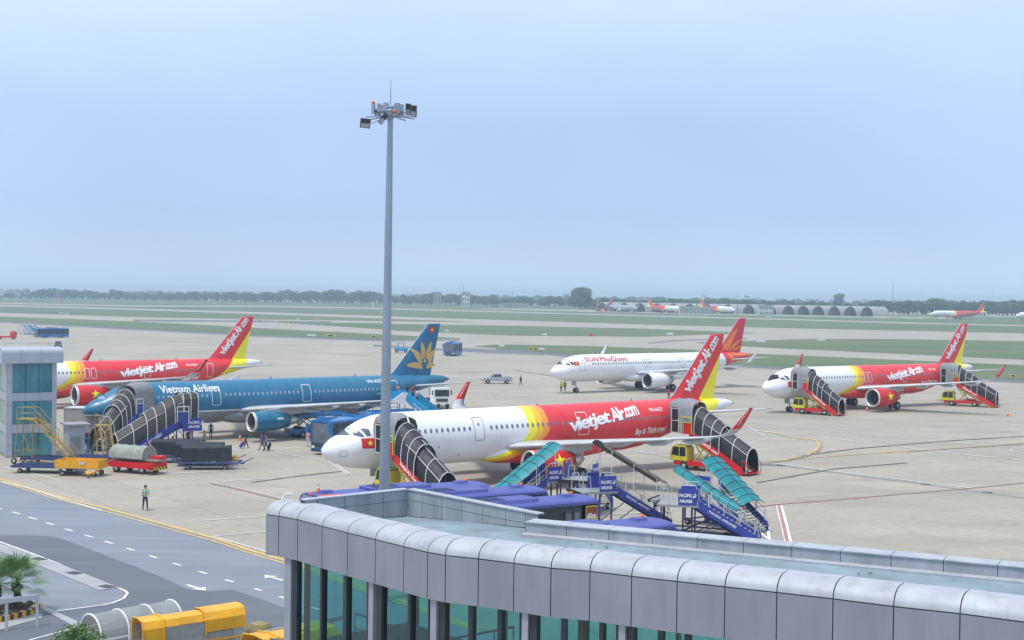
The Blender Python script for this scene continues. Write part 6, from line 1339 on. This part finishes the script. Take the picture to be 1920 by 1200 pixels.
# ================================================================ AIRFIELD SIGNS
def board(px, py, w_px, h_px, m_, label, rz=0, dark=False):
    g = G(px, py); d = g.y; w_ = w_px*d/F_PX; h_ = h_px*d/F_PX; t = thing('airfield_sign', label, 'sign', g, rz); b = MB(); b.box((0, 0, h_/2+.15), (w_, .25, h_)); b.build('panel', m_, t)
    b = MB(); [b.box((s*w_*.35, 0, .1), (.12, .12, .3)) for s in (-1, 1)]; b.build('feet', M_grey, t)
    if dark: b = MB(); b.box((0, -.14, h_/2+.15), (w_*.6, .03, h_*.55)); b.build('lettering_block', M_black, t)
M_sw = mat('sign_white', (.75, .77, .78), .5, var=.04); M_sy = mat('sign_yellow', (.75, .58, .03), .5, var=.06)
for a in ((584, 631, 17, 3.5, M_sw, 'low white board on the grass left of the yellow guidance sign'), (620, 632, 18, 4, M_sy, 'yellow guidance sign on the near grass left of the mast', 0, True), (701, 633.5, 8, 4, M_sy, 'small yellow sign just left of the mast', 0, True), (488, 604, 7, 3, M_sy, 'yellow sign right of the left red tail fin, first of three', 0, True), (525, 605.5, 7, 3, M_sy, 'yellow sign second of three beyond the left tail fin', 0, True), (545, 606, 8, 3, M_sy, 'yellow sign third of three beyond the left tail fin', 0, True), (518, 604, 4, 2.6, M_sw, 'tiny white board among the three yellow signs'), (559, 599.6, 4, 3.2, M_sw, 'tiny white square board on the strip before the runway'), (595, 600, 5, 3, M_sy, 'lone yellow sign beside the tiny white square board'),
    (113.5, 588, 6, 2, M_sw, 'left one of two white boards on the far left grass'), (125.5, 589, 6.5, 2, M_sw, 'right one of two white boards on the far left grass'), (837.5, 622, 7.5, 3.4, M_sw, 'white board right of the lotus tail fin'), (1021, 629.5, 9, 3.6, M_sw, 'white board on the middle grass left of the red sign'), (1108, 631, 5.5, 4.6, M_red, 'small red sign on the middle grass'), (940.5, 651, 10, 4.6, M_sw, 'white board on the near grass island left of the yellow one'), (994, 656.5, 6, 4.2, M_sy, 'yellow sign at left of the triple sign on the grass island', 0, True), (1004.5, 657, 9, 4.2, M_sy, 'dark centred sign in the middle of the triple sign', 0, True), (1015.5, 657, 11, 4.2, M_sw, 'white board at right of the triple sign'),
    (1221, 618, 7, 3.4, M_sw, 'small white board beyond the middle grass'), (1256, 628.5, 12, 4.2, M_sw, 'wide white board left of the crimson tail'), (1426.5, 642.5, 17, 3.8, M_sw, 'wide white board right of the crimson tail'), (1540, 639.5, 15, 4.8, M_sw, 'tall white board on the right hand grass'), (1442, 595, 8, 2, M_sw, 'white board on the runway strip before the shelters'), (1899, 709, 7, 6, M_sy, 'yellow sign on the grass at the right edge', 0, True)): board(*a)
# ================================================================ FAR FIELD
def at_d(px, py_base, d): p_ = P(px, py_base, d); return p_
far_kw = dict(far=True)
def far_air(label, px_nose, d, a, kind, m_f):
    v = P(px_nose, 600, d); p_ = (v.x, v.y); airliner('far', label, p_, a, kind, kind == 'vj', True, m_f, far=True, doors='ceo', group='distant parked airliners')
far_air('distant red and white airliner parked at the far right below the skyline', 1743, 1045, R_(8), 'vj', L_vj18)
far_air('distant airliner of which only the white nose shows at the right edge', 1904, 1020, R_(12), 'sun', L_sun)
far_air('distant pale grey airliner in front of the left shelters', 1195, 1150, R_(118), 'sun', mat('hazy_grey_paint', (.42, .44, .47), .5))
far_air('distant red tailed airliner, left one behind the low pillared building', 1280, 1140, R_(125), 'vj', L_vj18); far_air('distant red tailed airliner, right one behind the low pillared building', 1378, 1130, R_(122), 'vj', L_vj18)
# shelters
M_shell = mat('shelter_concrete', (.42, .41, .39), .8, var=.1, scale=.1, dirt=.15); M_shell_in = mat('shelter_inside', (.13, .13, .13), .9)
sh_px = [(1625, 592.3, 26), (1594, 592, 25.5), (1564, 591.3, 25), (1534, 590.8, 25), (1506, 590.4, 24), (1478, 590, 22.5), (1444, 588.5, 21), (1404, 587.3, 22), (1365, 586, 18), (1326, 585, 18), (1293, 584.3, 18), (1262, 583.6, 18), (1232, 583.2, 18), (1199, 583, 18), (1170, 582.6, 15), (1145, 582.3, 15), (1128, 582, 14)]
rad = 5.2; n = 14; sb = MB()
arcp = [(math.cos(math.pi*k/n), math.sin(math.pi*k/n)) for k in range(n+1)]
dirv = Vector((.86, .5, 0)); px_v = Vector((.96, -.28, 0))
rr = []
for off, r_, in ((0, rad), (17, rad)): rr.append([Vector((-c*r_*px_v.x+dirv.x*off, -c*r_*px_v.y+dirv.y*off, s_*r_*1.5)) for c, s_ in arcp])
sb.loft(rr, closed=False, sm=True)
rr = [[Vector((-c*r_*px_v.x, -c*r_*px_v.y-.0, s_*r_*1.5)) for c, s_ in arcp] for r_ in (rad, rad*.93)]; sb.loft(rr, closed=False, sm=False); shell_me = sb.mesh('shell', M_shell)
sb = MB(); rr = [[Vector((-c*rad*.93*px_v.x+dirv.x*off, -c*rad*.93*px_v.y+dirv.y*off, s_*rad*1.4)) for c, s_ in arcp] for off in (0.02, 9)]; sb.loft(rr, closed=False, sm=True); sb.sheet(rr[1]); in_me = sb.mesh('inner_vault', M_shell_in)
for i, (px, py, w_) in enumerate(sh_px):
    g = P(px, py, 1106+(1625-px)*.2); lb = ['rightmost arched aircraft shelter with its long vault showing', 'second arched aircraft shelter from the right', 'third arched aircraft shelter from the right', 'fourth arched aircraft shelter from the right', 'fifth arched aircraft shelter from the right', 'sixth arched aircraft shelter from the right, beside the two storey hut'][i] if i < 6 else 'arched aircraft shelter in the hazy left stretch behind parked airliners'
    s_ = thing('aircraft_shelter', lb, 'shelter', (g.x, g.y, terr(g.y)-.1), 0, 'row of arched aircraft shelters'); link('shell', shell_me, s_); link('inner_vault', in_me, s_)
# low buildings
def bldg(name, label, px, py, d, w_px, h_px, depth, wall, roof, nwin=0, floors=1, rz=0, roofh=0, group=None):
    g = P(px, py, d); z0 = terr(g.y); g.z = z0; zt = P(px, py-h_px, d).z-z0; w_ = w_px*d/F_PX; t = thing(name, label, 'building', g, rz, group); b = MB(); b.box((0, depth/2, zt/2), (w_, depth, zt)); b.build('wall', wall, t)
    b = MB()
    if roofh: b.prism([(-w_/2-.4, zt), (0, zt+roofh), (w_/2+.4, zt)], -.4, depth+.4, T=Matrix(((1, 0, 0, 0), (0, 0, 1, 0), (0, 1, 0, 0), (0, 0, 0, 1))))
    else: b.box((0, depth/2, zt+.15), (w_+.8, depth+.8, .3))
    b.build('roof', roof, t)
    for f in range(floors):
        for k in range(nwin):
            b = MB(); b.box((-w_/2+(k+.5)*w_/nwin, -.05, zt*(f+.5)/floors), (w_/nwin*.5, .1, zt/floors*.55)); b.build('window', M_shell_in, t)
    return t
M_bw = mat('building_white', (.62, .62, .60), .8, var=.06, scale=.2); M_br = mat('roof_red_brown', (.40, .16, .11), .8, var=.15, scale=.3); M_bp = mat('building_cream', (.55, .48, .36), .8, var=.1, scale=.2)
bldg('long_building', 'low white building with many pillars in front of the shelters', 1306, 586.5, 1060, 62, 11, 8, M_bw, M_shell, 16)
bldg('control_hut', 'small two storey white hut with wide eaves between the shelters', 1437, 588, 1085, 27, 15, 7, M_bw, M_shell, 6, 2)
bldg('white_tower_block', 'pale concrete tower block rising from the distant trees', 873, 570, 1560, 15, 22, 9, M_bw, M_grey, 3, 3)
bldg('water_tower', 'raised tank building with slanted roof above the trees', 820, 563, 1600, 13, 15, 6, M_grey, M_grey, 2)
bldg('roadside_building', 'long low cream building before the distant trees left of the big tree', 963, 576.5, 1380, 38, 7, 8, M_bp, M_bw, 9)
bldg('roadside_building', 'small orange roofed building beside the long cream one', 926, 578, 1390, 14, 7, 6, M_bp, M_br, 3)
bldg('roadside_building', 'red roofed shed at the foot of the big round tree', 1108, 577, 1390, 26, 6, 8, M_br, M_br, 3)
bldg('roadside_building', 'dim grey building left of the big round tree', 1062, 566, 1900, 10, 14, 8, M_grey, M_grey, 2, 2)
def mastf(name, label, px, py0, py1, d, m_, r=.35, stripes=False):
    a = P(px, py0, d); t = thing(name, label, 'mast', (a.x, a.y, terr(a.y)), 0); z1 = P(px, py1, d).z-terr(a.y); b = MB(); mm = [m_, M_wpaint]; n_ = 8
    for k in range(n_): 
        for s, q in ((-1, -1), (1, -1), (1, 1), (-1, 1)): b.bar((s*r*(1-.07*k), q*r*(1-.07*k), z1*k/n_), (s*r*(1-.07*(k+1)), q*r*(1-.07*(k+1)), z1*(k+1)/n_), .16 if stripes else .10, mi=k % 2 if stripes else 0); 
        b.bar((-r*(1-.07*k), -r, z1*k/n_), (r*(1-.07*k), -r, z1*(k+1)/n_), .1, mi=k % 2 if stripes else 0)
    b.build('lattice', mm, t)
mastf('radio_mast', 'tall thin mast above the skyline at right', 1673, 584, 529, 1500, M_grey, .5); mastf('radio_mast', 'faint thin mast above the far right trees', 1861, 590, 541, 2300, M_lgrey, .4)
mastf('radio_mast', 'left one of two antenna masts beside the pale tower block', 862, 570, 534, 1570, M_dark, .6); mastf('radio_mast', 'right one of two antenna masts beside the pale tower block', 868.5, 570, 535, 1570, M_dark, .5)
mastf('radio_mast', 'thin faint mast left of the centre tree', 961, 575, 540, 2000, M_grey, .4); mastf('approach_tower', 'red and white lattice tower left of the grey airliner', 1120.5, 584, 555, 1180, M_red, .8, True)
mastf('approach_tower', 'small red and white lattice tower far left beyond the runway', 108, 567, 542, 1700, M_red, .6, True); mastf('approach_tower', 'small white antenna tripod beyond the runway just left of the mast', 699, 588, 567, 1250, M_wpaint, .6, True)
for px, py, w_, lb in ((1130, 584.5, 10, 'red and white striped cabin at the foot of the lattice tower'), (111, 567.5, 5, 'tiny striped cabin at the far left lattice tower'), (413.5, 569.5, 5, 'tiny striped cabin alone beyond the runway')):
    g = G(px, py); d = g.y; t = thing('equipment_cabin', lb, 'cabin', g); W_ = w_*d/F_PX; b = MB()
    for k in range(5): b.box((-W_/2+(k+.5)*W_/5, 0, 1.3), (W_/5, 2.4, 2.6), k % 2)
    b.build('striped_wall', [M_red, M_wpaint], t)
# ---------------------------------------------------------------- trees
def leafmat(name, c1, c2):
    m, nt, p = newmat(name); vec, x, y, z = coords(nt); g = nt.nodes.new('ShaderNodeNewGeometry'); k = mixc(nt, S(nt, g.outputs['Random Per Island']), c1, c2); n_ = noisef(nt, vec, .4, 3); k = mixc(nt, n_*.4, k, tuple(q*.5 for q in c1))
    nt.links.new(k.k, p.inputs['Base Color']); p.inputs['Roughness'].default_value = .7; return m
M_leaf = leafmat('tree_leaves', (.028, .06, .02), (.075, .12, .04)); M_bark = mat('bark', (.10, .075, .055), .9, var=.2)
M_palm = leafmat('palm_leaves', (.08, .18, .04), (.20, .33, .09)); M_bush = leafmat('bush_leaves', (.04, .12, .02), (.14, .26, .05))
def crown(seed, h, r, lobes, leaves, leaf, base=.3):
    R2 = random.Random(seed); b = MB(); Ls = []
    for i in range(lobes):
        a = R2.uniform(0, 6.28); q = R2.uniform(.1, .62)*r; z = R2.uniform(base+.15, .86)*h; Ls.append((Vector((q*math.cos(a), q*math.sin(a), z)), R2.uniform(.26, .46)*r*(1.1-abs(z/h-.6))))
    for i in range(leaves):
        c, rr_ = R2.choice(Ls); d = Vector((R2.gauss(0, 1), R2.gauss(0, 1), R2.gauss(0, 1))).normalized(); p_ = c+d*rr_*R2.uniform(.55, 1.05); nn = (d+Vector((R2.uniform(-.7, .7), R2.uniform(-.7, .7), R2.uniform(-.3, .9)))).normalized(); u = nn.orthogonal().normalized(); v = nn.cross(u); s_ = leaf*R2.uniform(.6, 1.3)
        b.sheet([p_+u*s_, p_+v*s_*.7+nn*s_*.2, p_-u*s_, p_-v*s_*.7+nn*s_*.1])
    return b
def trunk(h, r, n=4, seed=1):
    R2 = random.Random(seed); b = MB(); b.tube((0, 0, 0), (0, 0, h*.45), r, r*.7); 
    for k in range(n): a = k*6.28/n+R2.random(); b.tube((0, 0, h*R2.uniform(.25, .45)), (h*.28*math.cos(a), h*.28*math.sin(a), h*R2.uniform(.6, .75)), r*.5, r*.15, 6)
    return b
protos = []
for s_ in range(6):
    cm = crown(s_, 10, 5.2, 11, 900, .50, .12).mesh('crown', M_leaf); tm = trunk(10, .3, 4, s_).mesh('trunk', M_bark); protos.append((cm, tm))
R3 = random.Random(11)
def tree(loc, sc, label, group, i, name='tree'):
    t = thing(name, label, 'tree', loc, R3.uniform(0, 6.28), group); t.scale = sc; link('crown', protos[i % 6][0], t); link('trunk', protos[i % 6][1], t); return t
# big round tree
g = P(1089, 580, 1362); t = thing('big_tree', 'big round crowned tree towering over the distant treeline at centre', 'tree', (g.x, g.y, 4), 0)
crown(77, 22, 12.6, 26, 5200, .75, .05).build('crown', M_leaf, t); trunk(20, .9, 6).build('trunk', M_bark, t)
g = P(1572, 585, 1750); t = thing('big_tree', 'hazy large tree rising behind the arched shelters', 'tree', (g.x, g.y, 4), 0); crown(78, 21, 10, 16, 2600, .8, .1).build('crown', M_leaf, t); trunk(18, .8, 5).build('trunk', M_bark, t)
# hedge row of countable trees along the far side of the field
tops = [(0, 552), (60, 549), (90, 542), (140, 545), (190, 549), (215, 545), (270, 551), (355, 548), (400, 550), (440, 548), (480, 548), (550, 545), (600, 549), (640, 545), (690, 548), (740, 554), (790, 552), (850, 552), (900, 557), (960, 558), (1020, 557), (1130, 558), (1200, 561), (1300, 562), (1400, 562), (1500, 565), (1600, 567), (1700, 564), (1760, 563), (1850, 566), (1925, 563)]
def tp(px): return itp(tops, px)
k = 0; px = -25
while px < 1950:
    right = px > 1120; d = (1980-px*.36) if not right else (1330 if px < 1640 else 1240); d += R3.uniform(-40, 60); y0 = tp(px)+R3.uniform(-2.5, 5)
    g = P(px, y0, d); hz_ = max(4, g.z-terr(g.y)); sx = R3.uniform(.8, 1.6)*hz_/9.2*1.3
    tree((g.x, g.y, terr(g.y)-.3), (sx, sx, hz_/9.2), 'hazy tree in the long row beyond the runway' if not right else 'tree in the dense row behind the arched shelters', 'left tree row beyond the runway' if not right else 'right tree row behind the shelters', k)
    k += 1; px += R3.uniform(6, 11)
# second and third rows fade into one mass of woodland: stuff
wb = MB(); R4 = random.Random(5)
for d, n_, hlo, hhi in ((2300, 110, 9, 14), (3200, 150, 10, 15), (4300, 160, 11, 18)):
    for i in range(n_):
        x = R4.uniform(-.42, .42)*d; h_ = R4.uniform(hlo, hhi); y = d+R4.uniform(-60, 60); r_ = h_*R4.uniform(.6, 1.2)
        if d == 1500 and (x > 90 or y < 1450): continue
        for j in range(26):
            a = R4.uniform(0, 6.28); e = R4.uniform(0, 1.4); c = Vector((x+r_*math.cos(a)*math.cos(e)*.9, y, 4+h_*(.12+.80*math.sin(e)))); s_ = R4.uniform(.12, .3)*h_
            wb.add([c+Vector((s_*R4.uniform(.6, 1.1)*math.cos(t_), R4.uniform(-1, 1), s_*R4.uniform(.5, 1)*math.sin(t_))) for t_ in (0, 1.05, 2.1, 3.14, 4.2, 5.2)], [(0, 1, 2, 3, 4, 5)])
wb.build('distant_woodland', M_leaf, kind='stuff')['label'] = 'hazy distant woodland along the horizon'
# far houses among the trees
for i in range(46):
    px = R3.choice([R3.uniform(380, 700), R3.uniform(720, 1050), R3.uniform(1380, 1920), R3.uniform(400, 700)]); d = R3.uniform(1850, 2600); g = P(px, 560, d); hh = R3.uniform(6, 9.5); w_ = R3.uniform(8, 16)
    t = thing('distant_house', 'small hazy house with reddish roof among the distant trees', 'house', (g.x, g.y, 4), R3.uniform(-.5, .5), 'distant houses among the trees'); b = MB(); b.box((0, 0, hh/2), (w_, 8, hh)); b.build('wall', R3.choice([M_bw, M_bp, M_bw]), t)
    b = MB(); b.prism([(-w_/2-.5, hh), (0, hh+2.6), (w_/2+.5, hh)], -4.5, 4.5, T=Matrix(((1, 0, 0, 0), (0, 0, 1, 0), (0, 1, 0, 0), (0, 0, 0, 1)))); b.build('roof', M_br if R3.random() < .7 else M_shell, t)
# palms among the shelters
def fan_palm(label, loc, H_, cr, n_, leafl, seed, m_=None, name='fan_palm', droop=.5, seg=9):
    R2 = random.Random(seed); t = thing(name, label, 'palm tree', loc, 0); b = MB(); rr = []
    for k in range(9): q = k/8; r_ = cr*(1.15-.35*q+.08*(k % 2)); rr.append([Vector((r_*math.cos(a), r_*math.sin(a), H_*q)) for a in [j*math.pi/5 for j in range(10)]])
    b.loft(rr, sm=False)
    for k in range(40): a = R2.uniform(0, 6.28); z = R2.uniform(.1, 1)*H_; b.box(None, (.16*cr/.14, .05, .16), M=Matrix.Translation((cr*math.cos(a), cr*math.sin(a), z)) @ Matrix.Rotation(a, 4, 'Z') @ Matrix.Rotation(-.6, 4, 'Y'))
    b.build('trunk', M_bark, t)
    for i in range(n_):
        a = i*2.399+R2.uniform(-.2, .2); e = R2.uniform(-.35, 1.35)*1.0; pl = leafl*R2.uniform(.5, .75); o_ = Vector((0, 0, H_)); dr = Vector((math.cos(a)*math.cos(e), math.sin(a)*math.cos(e), math.sin(e))); tip = o_+dr*pl; b = MB(); b.tube(o_, tip, .018, .01, 5)
        sd = Vector((-math.sin(a), math.cos(a), 0)); upv = dr.cross(sd)*-1
        for k in range(seg*2+1):
            q = (k-seg)/seg*1.75; dd_ = (dr*math.cos(q)+sd*math.sin(q)).normalized(); ll = leafl*.62*(1-.22*abs(q)/1.75)*R2.uniform(.9, 1.1); m1 = tip+dd_*ll*.6+Vector((0, 0, -.02)); e1 = tip+dd_*ll+Vector((0, 0, -droop*ll*(.35+.3*R2.random()))); w_ = ll*.03; pn = dd_.cross(upv).normalized()*w_
            b.add([tip, m1+pn, m1-pn, e1], [(0, 1, 2), (2, 1, 3)])
        b.build('frond', m_ or M_palm, t)
    return t
for px, py, d, lb in ((1383, 561, 1085, 'thin palm left of the two storey hut by the shelters'), (1401, 562, 1080, 'bushy palm in front of the shelter beside the hut'), (1322, 557, 1100, 'palm above the distant airliner tail'), (1306, 563, 1110, 'low palm above the pillared building')):
    g = P(px, py, d); fan_palm(lb, (g.x, g.y, terr(g.y)), max(3, g.z-terr(g.y)+.3), .2, 14, 3.4, int(px), name='distant_palm', seg=4)
# foreground palm, bush, island
gl = P(32, 1130, 66); fan_palm('fan palm with broad green leaves beside the road at bottom left', (gl.x, gl.y, 0), P(32, 1092, 66).z, .17, 30, 1.3, 3, droop=.3)
gl = P(-8, 1130, 65); fan_palm('second fan palm cut off by the left edge of the photo', (gl.x, gl.y, 0), P(-8, 1098, 65).z, .17, 22, 1.3, 5, droop=.3)
gl = P(145, 1200, 44); t = thing('leafy_bush', 'bright green leafy bush at the bottom edge below the clear canopy', 'bush', (gl.x, gl.y, 0), 0)
zt = P(140, 1178, 44).z; b = MB(); R5 = random.Random(9)
for i in range(3600):
    a = R5.uniform(0, 6.28); e = R5.uniform(-.2, 1.5); q = R5.uniform(.6, 1)*(1+.15*math.sin(5*a)); p_ = Vector((1.0*q*math.cos(a)*math.cos(e), .8*q*math.sin(a)*math.cos(e), zt-1.0+1.0*q*math.sin(e))); u = Vector((R5.gauss(0, 1), R5.gauss(0, 1), R5.gauss(0, 1)+.6)).normalized(); v = u.orthogonal().normalized(); b.sheet([p_, p_+u*.05+v*.022, p_+u*.11, p_+u*.05-v*.022])
b.build('foliage', M_bush, t); b = MB()
for k in range(7): a = k*.9; b.tube((.1*math.cos(a), .1*math.sin(a), 0), (.6*math.cos(a), .5*math.sin(a), zt-.5), .05, .02)
b.build('stems', M_bark, t)
# traffic island with striped kerb, stones and guard rail
isl = [(-40, 1140), (20, 1140), (60, 1136), (72, 1140), (60, 1152), (30, 1160), (-40, 1175)]
ip = [G(*q) for q in isl]; b = MB(); b.prism([(v.x, v.y) for v in ip][::-1], .016, .22); b.build('traffic_island', mat('island_soil', (.16, .13, .09), .9, var=.4, scale=3, bump=.5), kind='structure')
kp = [G(*q) for q in ((-40, 1176), (0, 1167), (30, 1160), (60, 1151), (73, 1140))]
for a_, e_ in zip(kp, kp[1:]):
    n_ = 4
    for k in range(n_): p0, p1 = a_.lerp(e_, k/n_), a_.lerp(e_, (k+1)/n_); b = MB(); b.bar(Vector((p0.x, p0.y, .14)), Vector((p1.x, p1.y, .14)), .25, .26); b.build('kerb_stone', M_ochre if k % 2 else M_dark, kind='structure')
for k in range(26):
    q = G(R5.uniform(5, 68), R5.uniform(1139, 1152)); b = MB(); r_ = R5.uniform(.06, .16); b.ball((0, 0, r_*.5), r_, sx=1.2, sy=.9, sz=.7, n=6); o = b.build('island_stone', M_bark); o.location = (q.x, q.y, .2); tag(o, 'small rough stone lying on the traffic island under the palm', 'stone', 'stones on the island')
a_, e_ = P(-30, 1131, 62), P(72, 1119, 63.5); t = thing('guard_rail', 'grey steel guard rail in front of the fan palm', 'guard rail', (a_.x, a_.y, 0)); e_ = e_-Vector((a_.x, a_.y, 0)); b = MB(); b.bar((0, 0, a_.z), e_, .08, .22); b.build('beam', M_lgrey, t)
for q in (.02, .4, .97): c = Vector((0, 0, a_.z)).lerp(e_, q); b = MB(); b.box((c.x, c.y+.06, c.z/2), (.12, .1, c.z)); b.build('post', M_lgrey, t)
poly('traffic_island', [(-60, 1172), (0, 1168), (55, 1150), (80, 1152), (78, 1160), (40, 1170), (0, 1182), (-60, 1195)], M_pave, .03)
poly('paving_strip', [(70, 1138), (84, 1138), (150, 1168), (140, 1176)], M_pave, .03)
